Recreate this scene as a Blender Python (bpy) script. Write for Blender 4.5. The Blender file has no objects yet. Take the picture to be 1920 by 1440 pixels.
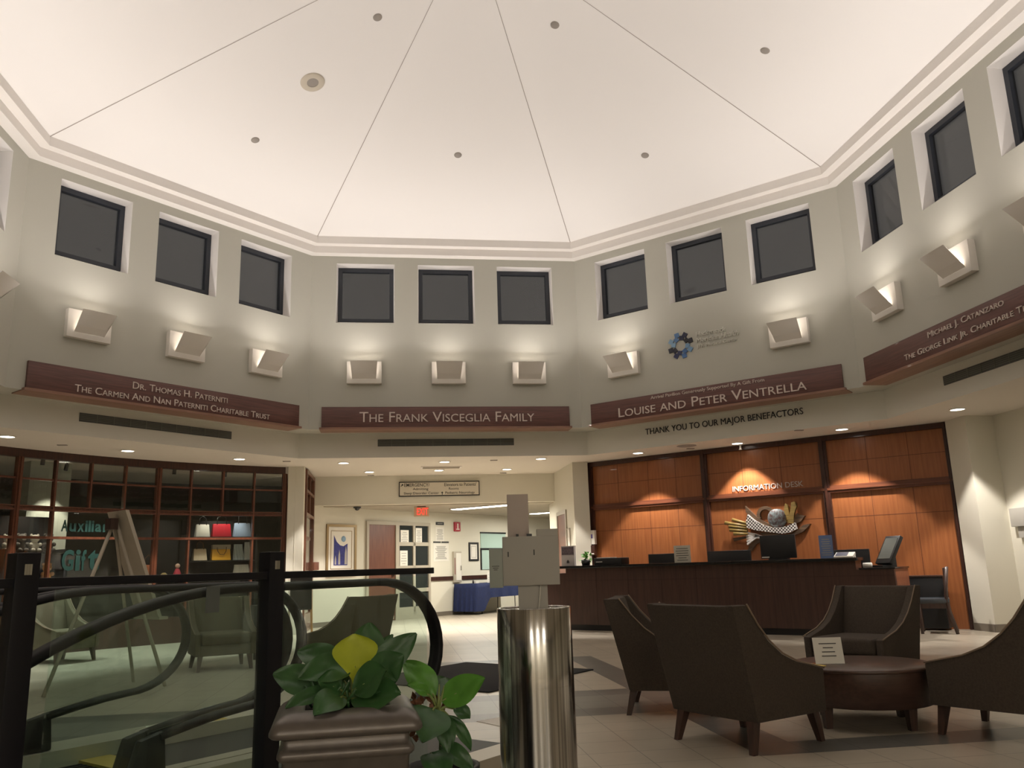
import bpy, bmesh, math, random
from mathutils import Vector, Matrix
PI = math.pi
SC = bpy.context.scene
COL = SC.collection

# ------------------------------------------------------------------ camera, world, exposure
cd = bpy.data.cameras.new('camera')
cam = bpy.data.objects.new('camera', cd)
COL.objects.link(cam)
cd.sensor_width = 36.0
cd.lens = 1559.43 / 1920 * 36.0
cd.clip_start = 0.05
_r = Vector((0.99037136, -0.13528388, -0.02937429))
_u = Vector((-0.00077236, -0.21758284, 0.97604155))
_f = Vector((0.13843404, 0.96662091, 0.2155923))
cam.matrix_world = Matrix(((_r.x, _u.x, -_f.x, -0.9561), (_r.y, _u.y, -_f.y, -9.0728), (_r.z, _u.z, -_f.z, 1.127), (0, 0, 0, 1)))
SC.camera = cam

wd = bpy.data.worlds.new('night_sky')
SC.world = wd
wd.use_nodes = True
bg = wd.node_tree.nodes['Background']
bg.inputs[0].default_value = (1.0, 1.0, 1.03, 1)
bg.inputs[1].default_value = 0.05

SC.view_settings.view_transform = 'Standard'
SC.view_settings.look = 'None'
SC.view_settings.exposure = 0.1
SC.view_settings.gamma = 1.0
SC.view_settings.use_curve_mapping = False
SC.cycles.transparent_max_bounces = 40

# light levels (watts)
E_SCONCE = 23.0
E_DOWN = 265.0
E_ADDED = 75.0  # unseen panel lights added behind the camera
E_FLUO = 40.0
E_SHOP = 70.0
WARM = (1.0, 0.925, 0.85)
SCONCE_COL = (1.0, 0.93, 0.885)

# ------------------------------------------------------------------ materials
def lin(r, g, b):
    def f(v):
        v /= 255.0
        return v / 12.92 if v <= 0.04045 else ((v + 0.055) / 1.055) ** 2.4
    return (f(r), f(g), f(b), 1)

MATS = {}
def mat(name, col, rough=0.6, metal=0.0, spec=0.5, noise=0.0, nscale=8.0, bump=0.0, bscale=60.0, stretch=(1, 1, 1), col2=None, coat=0.0):
    if name in MATS:
        return MATS[name]
    m = bpy.data.materials.new(name)
    m.use_nodes = True
    nt = m.node_tree
    b = nt.nodes['Principled BSDF']
    b.inputs['Base Color'].default_value = col
    b.inputs['Roughness'].default_value = rough
    b.inputs['Metallic'].default_value = metal
    b.inputs['Specular IOR Level'].default_value = spec
    b.inputs['Coat Weight'].default_value = coat
    if noise or bump or col2:
        tc = nt.nodes.new('ShaderNodeTexCoord')
        mp = nt.nodes.new('ShaderNodeMapping')
        mp.inputs['Scale'].default_value = stretch
        nt.links.new(tc.outputs['Object'], mp.inputs[0])
    if noise or col2:
        n = nt.nodes.new('ShaderNodeTexNoise')
        n.inputs['Scale'].default_value = nscale
        n.inputs['Detail'].default_value = 6
        nt.links.new(mp.outputs[0], n.inputs['Vector'])
        mx = nt.nodes.new('ShaderNodeMix')
        mx.data_type = 'RGBA'
        c2 = col2 or tuple(max(0, v * (1 - noise)) for v in col[:3]) + (1,)
        mx.inputs[6].default_value = col
        mx.inputs[7].default_value = c2
        rp = nt.nodes.new('ShaderNodeMapRange')
        rp.inputs[1].default_value = 0.35
        rp.inputs[2].default_value = 0.65
        nt.links.new(n.outputs[0], rp.inputs[0])
        nt.links.new(rp.outputs[0], mx.inputs[0])
        nt.links.new(mx.outputs[2], b.inputs['Base Color'])
    if bump:
        n2 = nt.nodes.new('ShaderNodeTexNoise')
        n2.inputs['Scale'].default_value = bscale
        n2.inputs['Detail'].default_value = 3
        nt.links.new(mp.outputs[0], n2.inputs['Vector'])
        bp = nt.nodes.new('ShaderNodeBump')
        bp.inputs['Strength'].default_value = bump
        bp.inputs['Distance'].default_value = 0.01
        nt.links.new(n2.outputs[0], bp.inputs['Height'])
        nt.links.new(bp.outputs[0], b.inputs['Normal'])
    MATS[name] = m
    return m

def emis(name, col, strength):
    if name in MATS:
        return MATS[name]
    m = bpy.data.materials.new(name)
    m.use_nodes = True
    b = m.node_tree.nodes['Principled BSDF']
    b.inputs['Base Color'].default_value = col
    b.inputs['Emission Color'].default_value = col
    b.inputs['Emission Strength'].default_value = strength
    MATS[name] = m
    return m

def glass(name, tint, rough=0.0, refl=1.0):
    m = bpy.data.materials.new(name)
    m.use_nodes = True
    nt = m.node_tree
    nt.nodes.clear()
    out = nt.nodes.new('ShaderNodeOutputMaterial')
    tr = nt.nodes.new('ShaderNodeBsdfTransparent')
    tr.inputs[0].default_value = tint
    gl = nt.nodes.new('ShaderNodeBsdfGlossy')
    gl.inputs['Roughness'].default_value = rough
    gl.inputs['Color'].default_value = (refl, refl, refl, 1)
    lw = nt.nodes.new('ShaderNodeLayerWeight')          # Schlick reflectance, the same from both faces
    lw.inputs[0].default_value = 0.5
    pw_ = nt.nodes.new('ShaderNodeMath'); pw_.operation = 'POWER'; pw_.inputs[1].default_value = 5.0
    ma = nt.nodes.new('ShaderNodeMath'); ma.operation = 'MULTIPLY_ADD'; ma.inputs[1].default_value = 0.96; ma.inputs[2].default_value = 0.04
    nt.links.new(lw.outputs['Facing'], pw_.inputs[0]); nt.links.new(pw_.outputs[0], ma.inputs[0])
    mx = nt.nodes.new('ShaderNodeMixShader')
    nt.links.new(ma.outputs[0], mx.inputs[0])
    nt.links.new(tr.outputs[0], mx.inputs[1])
    nt.links.new(gl.outputs[0], mx.inputs[2])
    nt.links.new(mx.outputs[0], out.inputs[0])
    MATS[name] = m
    return m

def wood(name, c1, c2, rough=0.4, axis='z', scale=5.0, coat=0.15):
    s = {'x': (0.5, 9, 9), 'y': (9, 0.5, 9), 'z': (9, 9, 0.5)}[axis]
    return mat(name, c1, rough=rough, col2=c2, nscale=scale, stretch=s, coat=coat)

M_CEIL = mat('ceiling_plaster', (0.84, 0.81, 0.785, 1), 0.9, bump=0.02)
M_CORN = mat('cornice_plaster', (0.78, 0.74, 0.70, 1), 0.85)
M_SEAM = mat('ceiling_seam', (0.36, 0.31, 0.28, 1), 0.9)
M_WALL = mat('sage_wall_paint', (0.46, 0.45, 0.39, 1), 0.85, bump=0.03, bscale=120)
M_REVEAL = mat('reveal_paint', (0.72, 0.69, 0.66, 1), 0.85)
M_CREAM = mat('cream_wall_paint', (0.69, 0.66, 0.56, 1), 0.8, bump=0.03, bscale=120)
M_SOFFIT = mat('soffit_paint', (0.71, 0.66, 0.575, 1), 0.85)
M_FRAME = mat('window_frame_dark', lin(44, 48, 56), 0.5)
M_SIGNWOOD = wood('sign_mahogany', lin(104, 66, 58), lin(84, 52, 46), 0.5, 'x')
M_LETTER = mat('pale_letters', lin(205, 190, 180), 0.5)
M_BLACK = mat('black_paint', (0.012, 0.012, 0.013, 1), 0.45)
M_BLACKGLOSS = mat('black_gloss', (0.008, 0.008, 0.009, 1), 0.18)
M_RUBBER = mat('handrail_rubber', (0.009, 0.009, 0.011, 1), 0.5, spec=0.3)
M_GUARD = mat('guard_black_metal', (0.008, 0.008, 0.011, 1), 0.4, 0.0, 0.3)
M_SCONCE = mat('sconce_white', (0.72, 0.68, 0.62, 1), 0.6)
M_VENT = mat('vent_dark_grey', lin(86, 88, 84), 0.6)
M_VENTSLAT = mat('vent_slat_grey', lin(112, 114, 106), 0.6)
M_DKWOOD = wood('dark_cherry_trim', lin(70, 40, 30), lin(52, 30, 24), 0.38, 'z')
M_SHOPWOOD = wood('shopfront_cherry', lin(110, 66, 46), lin(88, 50, 34), 0.32, 'z')
M_PANEL = wood('cherry_panel', lin(158, 97, 56), lin(142, 84, 48), 0.36, 'z', 3.0, 0.3)
M_PANELSEAM = mat('panel_seam', lin(96, 50, 24), 0.6)
M_DESK = wood('desk_mahogany', lin(74, 51, 43), lin(62, 42, 36), 0.35, 'z', 4.0, 0.2)
M_COUNTER = mat('black_counter', (0.012, 0.011, 0.011, 1), 0.2)
M_CHAIR = mat('brown_upholstery', lin(74, 64, 55), 0.9, noise=0.25, nscale=90, bump=0.25, bscale=240)
M_CHAIRG = mat('olive_upholstery', lin(100, 92, 72), 0.9, noise=0.25, nscale=90, bump=0.2, bscale=240)
M_PIPING = mat('upholstery_piping', lin(132, 114, 96), 0.8)
M_LEG = wood('dark_walnut_leg', lin(74, 52, 44), lin(58, 42, 36), 0.45, 'z')
M_STEEL = mat('reflection_streak_steel', (0.64, 0.62, 0.59, 1), 0.15, 1.0, stretch=(26, 26, 0.15), noise=0.5, nscale=3)  # vertical streaks in the colour imitate reflections of the surroundings
M_GREYBOX = mat('kiosk_grey', lin(172, 168, 160), 0.6)
M_GREYBOX2 = mat('kiosk_pinkish_grey', lin(186, 172, 164), 0.6)
M_PLANTER = mat('planter_bronze', lin(112, 105, 99), 0.36, 0.4, noise=0.12, nscale=30)
M_SOIL = mat('potting_soil', (0.03, 0.02, 0.014, 1), 0.95, noise=0.5, nscale=60, bump=0.6)
M_LEAF = mat('dark_green_leaf', lin(58, 98, 52), 0.42, noise=0.3, nscale=12)
M_LEAFB = mat('bright_green_leaf', lin(94, 152, 56), 0.42, noise=0.25, nscale=12)
M_LEAFY = mat('yellow_green_leaf', lin(178, 188, 52), 0.42, noise=0.12, nscale=14)
M_STEM = mat('leaf_stem', lin(128, 140, 80), 0.5)
M_DRY = mat('dried_leaf', lin(150, 104, 76), 0.8, noise=0.4, nscale=60)
M_MAT = mat('black_floor_mat', (0.012, 0.012, 0.014, 1), 0.95, bump=0.3, bscale=300)
M_PAPER = mat('white_paper', lin(226, 222, 212), 0.8)
M_INK = mat('print_ink', lin(70, 68, 66), 0.8)
M_INKL = mat('light_print_ink', lin(150, 148, 142), 0.8)
M_BRASS = mat('old_gold_frame', lin(150, 128, 92), 0.4, 0.4)
M_GREYMETAL = mat('grey_painted_metal', lin(176, 168, 152), 0.5)
M_DOOR = wood('cherry_door', lin(122, 78, 60), lin(106, 64, 50), 0.4, 'z')
M_BLUE = mat('navy_tablecloth', lin(26, 39, 82), 0.85, noise=0.2, nscale=20)
M_NAVYD = mat('dark_table_underside', (0.02, 0.02, 0.025, 1), 0.8)
M_LENS = emis('lamp_lens', (1.0, 0.93, 0.82, 1), 9.0)
M_TUBE = emis('fluorescent_lens', (1.0, 0.96, 0.86, 1), 6.0)
M_EXIT = emis('exit_red', (1.0, 0.05, 0.035, 1), 1.3)
M_SCREEN = mat('dim_screen', lin(96, 100, 96), 0.25)
M_CTILE = mat('acoustic_tile', lin(178, 170, 154), 0.95, noise=0.1, nscale=4)
M_ESCMETAL = mat('escalator_metal', lin(150, 146, 136), 0.35, 0.7)
M_ESCDECK = mat('escalator_deck', lin(196, 190, 174), 0.4, 0.3)
M_ESCDARK = mat('escalator_tread', lin(52, 54, 52), 0.5, 0.5)
M_YELLOW = mat('safety_yellow', lin(206, 178, 92), 0.6)
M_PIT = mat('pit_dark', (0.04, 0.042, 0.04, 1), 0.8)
M_PANE = glass('night_window_pane', (1, 0.98, 0.94, 1), 0.02, 0.55)
M_SGLASS = glass('shopfront_glass', (0.93, 0.95, 0.93, 1), 0.0, 0.9)
M_GGLASS = glass('guard_glass', (0.92, 0.985, 0.96, 1), 0.0, 0.75)
M_BGLASS = glass('balustrade_glass', (0.965, 0.992, 0.982, 1), 0.0, 0.6)
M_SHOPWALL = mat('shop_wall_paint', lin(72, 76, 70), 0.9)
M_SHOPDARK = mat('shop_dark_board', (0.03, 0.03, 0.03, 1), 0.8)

def floor_mat(name, c, rough):
    m = mat(name, c, rough, noise=0.14, nscale=2.2)
    nt = m.node_tree
    b = nt.nodes['Principled BSDF']
    src = b.inputs['Base Color'].links[0].from_socket
    tc = nt.nodes.new('ShaderNodeTexCoord')
    sp = nt.nodes.new('ShaderNodeSeparateXYZ')
    nt.links.new(tc.outputs['Object'], sp.inputs[0])
    masks = []
    for i, o in ((0, 0.205), (1, -4.05)):
        a = nt.nodes.new('ShaderNodeMath'); a.operation = 'SUBTRACT'; a.inputs[1].default_value = o - 0.325 * 60
        nt.links.new(sp.outputs[i], a.inputs[0])
        d = nt.nodes.new('ShaderNodeMath'); d.operation = 'PINGPONG'; d.inputs[1].default_value = 0.1625
        nt.links.new(a.outputs[0], d.inputs[0])
        g = nt.nodes.new('ShaderNodeMath'); g.operation = 'LESS_THAN'; g.inputs[1].default_value = 0.0028
        nt.links.new(d.outputs[0], g.inputs[0])
        masks.append(g)
    mxm = nt.nodes.new('ShaderNodeMath'); mxm.operation = 'MAXIMUM'
    nt.links.new(masks[0].outputs[0], mxm.inputs[0]); nt.links.new(masks[1].outputs[0], mxm.inputs[1])
    mx = nt.nodes.new('ShaderNodeMix'); mx.data_type = 'RGBA'
    mx.inputs[7].default_value = tuple(v * 0.35 for v in c[:3]) + (1,)
    nt.links.new(mxm.outputs[0], mx.inputs[0]); nt.links.new(src, mx.inputs[6])
    nt.links.new(mx.outputs[2], b.inputs['Base Color'])
    return m
M_F1 = floor_mat('beige_floor_tile', lin(180, 170, 153), 0.34)
M_F2 = floor_mat('dark_grey_floor_tile', lin(104, 102, 96), 0.34)
M_F3 = floor_mat('mid_grey_floor_tile', lin(128, 126, 118), 0.34)

def checker_mat(name, a, b, scale):
    m = bpy.data.materials.new(name); m.use_nodes = True
    nt = m.node_tree
    tc = nt.nodes.new('ShaderNodeTexCoord')
    w1 = nt.nodes.new('ShaderNodeTexChecker')
    w1.inputs['Color1'].default_value = a; w1.inputs['Color2'].default_value = b; w1.inputs['Scale'].default_value = scale
    nt.links.new(tc.outputs['Object'], w1.inputs['Vector'])
    nt.links.new(w1.outputs[0], nt.nodes['Principled BSDF'].inputs['Base Color'])
    nt.nodes['Principled BSDF'].inputs['Roughness'].default_value = 0.6
    MATS[name] = m
    return m

# ------------------------------------------------------------------ mesh helpers
class MB:
    def __init__(self):
        self.v = []; self.f = []; self.mi = []; self.sm = []
    def face(self, pts, mi=0, smooth=False):
        s = len(self.v)
        self.v += [tuple(p) for p in pts]
        self.f.append(tuple(range(s, s + len(pts)))); self.mi.append(mi); self.sm.append(smooth)
    def grid(self, rows, mi=0, smooth=True, close_u=False, close_v=False):
        s = len(self.v); n = len(rows); m = len(rows[0])
        for r in rows: self.v += [tuple(p) for p in r]
        for i in range(n if close_u else n - 1):
            for j in range(m if close_v else m - 1):
                a = s + i * m + j; b = s + i * m + (j + 1) % m
                c = s + ((i + 1) % n) * m + (j + 1) % m; d = s + ((i + 1) % n) * m + j
                self.f.append((a, b, c, d)); self.mi.append(mi); self.sm.append(smooth)
    def box(self, x0, x1, y0, y1, z0, z1, mi=0, M=None):
        p = [(x0, y0, z0), (x1, y0, z0), (x1, y1, z0), (x0, y1, z0), (x0, y0, z1), (x1, y0, z1), (x1, y1, z1), (x0, y1, z1)]
        self.hexa(p, mi, M)
    def hexa(self, p, mi=0, M=None):
        if M: p = [tuple(M @ Vector(q)) for q in p]
        s = len(self.v); self.v += [tuple(q) for q in p]
        for f in ((0, 3, 2, 1), (4, 5, 6, 7), (0, 1, 5, 4), (1, 2, 6, 5), (2, 3, 7, 6), (3, 0, 4, 7)):
            self.f.append(tuple(s + i for i in f)); self.mi.append(mi); self.sm.append(False)
    def prism(self, poly, fn, a, b, mi=0, smooth=False):
        """extrude 2d poly; fn(u, v, w) -> point, w from a to b"""
        n = len(poly); s = len(self.v)
        self.v += [tuple(fn(u, v, a)) for u, v in poly] + [tuple(fn(u, v, b)) for u, v in poly]
        self.f.append(tuple(s + i for i in range(n))); self.mi.append(mi); self.sm.append(False)
        self.f.append(tuple(s + n + i for i in reversed(range(n)))); self.mi.append(mi); self.sm.append(False)
        for i in range(n):
            j = (i + 1) % n
            self.f.append((s + j, s + i, s + n + i, s + n + j)); self.mi.append(mi); self.sm.append(smooth)
    def lathe(self, prof, c=(0, 0, 0), n=32, mi=0, smooth=True, ax='z'):
        rows = []
        for r, z in prof:
            row = []
            for k in range(n):
                a = 2 * PI * k / n
                q = (r * math.cos(a), r * math.sin(a), z)
                if ax == 'y': q = (q[0], q[2], q[1])
                if ax == 'x': q = (q[2], q[0], q[1])
                row.append((c[0] + q[0], c[1] + q[1], c[2] + q[2]))
            rows.append(row)
        self.grid(rows, mi, smooth, close_v=True)
    def tube(self, pts, r, n=8, mi=0, sx=1.0, cap=True, radii=None):
        P = [Vector(p) for p in pts]; rows = []
        up = Vector((0, 0, 1))
        for i, p in enumerate(P):
            t = (P[min(i + 1, len(P) - 1)] - P[max(i - 1, 0)]).normalized()
            u = up if abs(t.dot(up)) < 0.97 else Vector((1, 0, 0))
            a = t.cross(u).normalized(); b = a.cross(t).normalized()
            rr = radii[i] if radii else r
            rows.append([p + a * (rr * sx * math.cos(2 * PI * k / n)) + b * (rr * math.sin(2 * PI * k / n)) for k in range(n)])
        self.grid(rows, mi, True, close_v=True)
        if cap:
            self.face(rows[0], mi); self.face(list(reversed(rows[-1])), mi)
    def sphere(self, c, rx, ry=None, rz=None, n=14, m=9, mi=0):
        ry = ry or rx; rz = rz or rx; rows = []
        for i in range(m + 1):
            t = PI * i / m
            st = max(math.sin(t), 0.001)
            rows.append([(c[0] + rx * st * math.cos(2 * PI * k / n), c[1] + ry * st * math.sin(2 * PI * k / n), c[2] - rz * math.cos(t)) for k in range(n)])
        self.grid(rows, mi, True, close_v=True)
    def build(self, name, mats, parent=None, loc=(0, 0, 0), rotz=0.0, bevel=0.0, seg=2, weld=True):
        me = bpy.data.meshes.new(name)
        me.from_pydata(self.v, [], self.f)
        if not isinstance(mats, (list, tuple)): mats = [mats]
        for m in mats: me.materials.append(m)
        for p, i, s in zip(me.polygons, self.mi, self.sm):
            p.material_index = i; p.use_smooth = s
        bm = bmesh.new(); bm.from_mesh(me)
        if weld: bmesh.ops.remove_doubles(bm, verts=bm.verts, dist=1e-5)
        bmesh.ops.recalc_face_normals(bm, faces=bm.faces)
        if bevel:
            ed = [e for e in bm.edges if len(e.link_faces) == 2 and e.calc_face_angle(0) > 0.5]
            bmesh.ops.bevel(bm, geom=ed, offset=bevel, segments=seg, affect='EDGES', profile=0.6)
            for f in bm.faces: f.smooth = True
        bm.to_mesh(me); bm.free()
        if bevel:
            try: me.set_sharp_from_angle(angle=0.7)
            except Exception: pass
        o = bpy.data.objects.new(name, me)
        COL.objects.link(o)
        if parent: o.parent = parent
        o.location = loc; o.rotation_euler = (0, 0, rotz)
        return o

def tag(o, label=None, cat=None, group=None, kind=None):
    if label: o['label'] = label
    if cat: o['category'] = cat
    if group: o['group'] = group
    if kind: o['kind'] = kind
    return o
def thing(name, label, cat, loc=(0, 0, 0), rotz=0.0, group=None, kind=None):
    o = bpy.data.objects.new(name, None)
    COL.objects.link(o)
    o.empty_display_size = 0.1
    o.location = loc; o.rotation_euler = (0, 0, rotz)
    return tag(o, label, cat, group, kind)
def copy_tree(o, parent=None, label=None, group=None, loc=None, rotz=None):
    c = o.copy(); COL.objects.link(c)
    if parent: c.parent = parent
    if label: c['label'] = label
    if group: c['group'] = group
    if loc is not None: c.location = loc
    if rotz is not None: c.rotation_euler = (0, 0, rotz)
    for ch in list(o.children): copy_tree(ch, c)
    return c
def lamp(name, kind, parent, loc, energy, color, rot=(0, 0, 0), **kw):
    l = bpy.data.lights.new(name, kind); l.energy = energy; l.color = color
    for k, v in kw.items(): setattr(l, k, v)
    o = bpy.data.objects.new(name, l); COL.objects.link(o)
    o.parent = parent; o.location = loc; o.rotation_euler = rot
    return o
def text(name, body, parent, loc, w, h, m, smallcaps=False, depth=0.006, bold=0.0, shear=0.0, rot=(PI / 2, 0, 0)):
    """lettering facing local -Y; loc = centre; w, h = overall size"""
    cu = bpy.data.curves.new(name, 'FONT')
    cu.body = body
    cu.extrude = 0.02; cu.offset = bold; cu.shear = shear
    cu.resolution_u = 3
    if smallcaps:
        cu.small_caps_scale = 0.78
        for i, ch in enumerate(body):
            if ch.islower(): cu.body_format[i].use_small_caps = True
    to = bpy.data.objects.new(name + '_src', cu); COL.objects.link(to)
    dg = bpy.context.evaluated_depsgraph_get(); dg.update()
    me = bpy.data.meshes.new_from_object(to.evaluated_get(dg))
    bpy.data.objects.remove(to)
    xs = [v.co.x for v in me.vertices]; ys = [v.co.y for v in me.vertices]
    sx = w / (max(xs) - min(xs)); sy = h / (max(ys) - min(ys))
    mx = (max(xs) + min(xs)) / 2; my = (max(ys) + min(ys)) / 2
    for v in me.vertices:
        v.co = ((v.co.x - mx) * sx, (v.co.y - my) * sy, (v.co.z + 0.02) / 0.04 * depth)
    me.materials.clear(); me.materials.append(m)
    groups = [None]
    if ' ' in body:
        spans = sorted((min(me.vertices[k].co.x for k in p.vertices), max(me.vertices[k].co.x for k in p.vertices)) for p in me.polygons)
        words = []
        for a, b in spans:
            if words and a - words[-1][1] < h * 0.17: words[-1][1] = max(words[-1][1], b)
            else: words.append([a, b])
        groups = words
    for g in groups:
        m2 = me
        if g and len(groups) > 1:
            bm = bmesh.new(); bm.from_mesh(me)
            bmesh.ops.delete(bm, geom=[v for v in bm.verts if not (g[0] - 1e-4 <= v.co.x <= g[1] + 1e-4)], context='VERTS')
            m2 = bpy.data.meshes.new(name); bm.to_mesh(m2); bm.free(); m2.materials.append(m)
        o = bpy.data.objects.new(name, m2); COL.objects.link(o)
        if parent: o.parent = parent
        o.location = loc; o.rotation_euler = rot
    return o
def struct(mb, name, mats, parent=None, **kw):
    o = mb.build(name, mats, parent, **kw)
    if not parent: o['kind'] = 'structure'
    return o
def rad(a): return math.radians(a)
def pol(a, R, z=0.0): return (R * math.cos(rad(a)), R * math.sin(rad(a)), z)
def wloc(a, off, al=0.0, z=0.0):
    """point on the wall whose outward normal points at angle a, al metres to the right seen from the middle of the hall"""
    n = (math.cos(rad(a)), math.sin(rad(a))); t = (n[1], -n[0])
    return (n[0] * off + t[0] * al, n[1] * off + t[1] * al, z)
def wrot(a): return rad(a - 90)

AP = 6.095; AL = 6.6; ZS = 3.21; ZL = 3.666; ZC = 6.989
K8 = math.tan(PI / 8)
SIDES = {90: 'north', 135: 'northwest', 45: 'northeast', 0: 'east', 180: 'west', 225: 'southwest', 270: 'south', 315: 'southeast'}
def octa(ap, z): return [(ap / math.cos(PI / 8) * math.cos(rad(22.5 + 45 * k)), ap / math.cos(PI / 8) * math.sin(rad(22.5 + 45 * k)), z) for k in range(8)]
def octring(mb, a, za, b, zb, mi=0):
    A = octa(a, za); B = octa(b, zb)
    for k in range(8):
        j = (k + 1) % 8
        mb.face([A[k], A[j], B[j], B[k]], mi)

# ------------------------------------------------------------------ floor, with the escalator well cut out
ESC_N = Vector((-0.73, -4.256, 0)); ESC_A = Vector((-0.70711, -0.70711, 0)); ESC_W = Vector((-0.70711, 0.70711, 0))
def esc(w, t, z): return tuple(ESC_N + ESC_A * t + ESC_W * w + Vector((0, 0, z)))
fl = MB()
x0, y0, T = 0.205, -4.05, 0.325
def band(cx, cy):
    dx = abs(cx - 0.04)
    if abs(cy - y0 - T / 2) < 0.17 and dx > 1.1: return 1
    if 1.1 < dx < 1.5 and -4.1 < cy < 1.6: return 1
    if -1.46 < cy < -1.12: return 1
    if -2.11 < cy < -1.46: return 2
    if -2.43 < cy < -2.11: return 1
    if 1.5 < cy < 1.85 and dx < 1.6: return 1
    if 5.3 < cy < 5.45 or 5.35 < cy < 5.7 and False: return 1
    return 0
for i in range(-40, 56):
    for j in range(-33, 84):
        ax, ay = x0 + i * T, y0 + j * T
        fl.face([(ax, ay, 0), (ax + T, ay, 0), (ax + T, ay + T, 0), (ax, ay + T, 0)], band(ax + T / 2, ay + T / 2))
floor = fl.build('floor', [M_F1, M_F2, M_F3])
tag(floor, 'beige tiled hall floor with dark grey bands', 'floor', kind='structure')
bm = bmesh.new(); bm.from_mesh(floor.data)
cuts = [(esc(0, 1.15, 0), ESC_A), (esc(-0.1, 0, 0), ESC_W), (esc(2.6, 0, 0), ESC_W), (esc(0, 7.5, 0), ESC_A)]
for co, no in cuts:
    bmesh.ops.bisect_plane(bm, geom=bm.verts[:] + bm.edges[:] + bm.faces[:], plane_co=co, plane_no=no, dist=1e-5)
kill = []
for f in bm.faces:
    c = f.calc_center_median() - ESC_N
    if 1.15 < c.dot(ESC_A) < 7.5 and -0.1 < c.dot(ESC_W) < 2.6: kill.append(f)
bmesh.ops.delete(bm, geom=kill, context='FACES')
bm.to_mesh(floor.data); bm.free()
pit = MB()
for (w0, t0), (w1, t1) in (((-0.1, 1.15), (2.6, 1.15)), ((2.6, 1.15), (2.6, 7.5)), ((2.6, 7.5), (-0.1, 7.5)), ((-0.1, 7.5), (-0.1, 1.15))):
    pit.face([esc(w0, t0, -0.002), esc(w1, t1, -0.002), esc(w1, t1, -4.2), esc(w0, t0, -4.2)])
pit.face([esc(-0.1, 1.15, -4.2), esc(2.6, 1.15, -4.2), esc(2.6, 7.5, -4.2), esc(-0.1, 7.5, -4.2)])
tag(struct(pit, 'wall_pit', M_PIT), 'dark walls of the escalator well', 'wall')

# ------------------------------------------------------------------ upper octagon: walls with window openings, cornice, ceiling
HW = AP * K8
WX = 1.522; WO = 0.5394; WI = 0.52; ZO0, ZO1 = 5.674, 6.845; ZI0, ZI1 = 5.755, 6.825; DEP = 0.22
wn = 0
for a, side in SIDES.items():
    w = MB()
    holes = a in (90, 135, 45, 0, 180)
    if holes:
        xs = [-HW] + [v for c in (-WX, 0, WX) for v in (c - WO, c + WO)] + [HW]
        zs = [ZL, ZO0, ZO1, ZC]
        for i in range(7):
            for j in range(3):
                if j == 1 and i % 2 == 1: continue
                w.face([(xs[i], 0, zs[j]), (xs[i + 1], 0, zs[j]), (xs[i + 1], 0, zs[j + 1]), (xs[i], 0, zs[j + 1])])
        for c in (-WX, 0, WX):
            o = [(c - WO, 0, ZO0), (c + WO, 0, ZO0), (c + WO, 0, ZO1), (c - WO, 0, ZO1)]
            n = [(c - WI, DEP, ZI0), (c + WI, DEP, ZI0), (c + WI, DEP, ZI1), (c - WI, DEP, ZI1)]
            for k in range(4):
                w.face([o[k], o[(k + 1) % 4], n[(k + 1) % 4], n[k]], 1)
    else:
        w.face([(-HW, 0, ZL), (HW, 0, ZL), (HW, 0, ZC), (-HW, 0, ZC)])
    wo = w.build('wall_' + side, [M_WALL, M_REVEAL], loc=wloc(a, AP), rotz=wrot(a))
    tag(wo, 'sage upper wall on the %s side of the octagon' % side, 'wall', kind='structure')
    if holes:
        for ci, c in enumerate((-WX, 0, WX)):
            wn += 1
            t = thing('window_%d' % wn, '%s dark night window in the %s upper wall' % (('left', 'middle', 'right')[ci], side), 'window', wloc(a, AP + DEP, c, ZI0), wrot(a), kind='structure')
            fm = MB(); fw = 0.075; H = ZI1 - ZI0
            fm.box(-WI, WI, -0.03, 0.05, 0, fw * 0.8); fm.box(-WI, WI, -0.03, 0.05, H - fw, H)
            fm.box(-WI, -WI + fw, -0.03, 0.05, fw * 0.8, H - fw); fm.box(WI - fw, WI, -0.03, 0.05, fw * 0.8, H - fw)
            fm.build('frame', M_FRAME, t)
            pm = MB(); pm.box(-WI + fw, WI - fw, 0.02, 0.03, fw * 0.8, H - fw)
            pm.build('pane', M_PANE, t)
cn = MB()
octring(cn, AP + 0.02, ZC, 5.93, ZC); octring(cn, 5.93, ZC, 5.93, 7.125); octring(cn, 5.93, 7.125, 5.79, 7.125); octring(cn, 5.79, 7.125, 5.79, 7.265)
tag(struct(cn, 'trim_cornice', M_CORN), 'stepped white cornice between upper walls and ceiling', 'cornice')
ce = MB()
apx = Vector((0, 0, 9.22)); O = [Vector(p) for p in octa(5.79, 7.265)]
for k in range(8): ce.face([O[k], O[(k + 1) % 8], apx])
for k in range(8):
    d = (apx - O[k]).normalized(); s = Vector((-O[k].y, O[k].x, 0)).normalized() * 0.007; dn = Vector((0, 0, -0.004))
    ce.face([O[k] - s + dn, O[k] + s + dn, apx + s * 0.3 + dn, apx - s * 0.3 + dn], 1)
tag(struct(ce, 'ceiling', [M_CEIL, M_SEAM]), 'white faceted ceiling rising to a point', 'ceiling')

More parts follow.
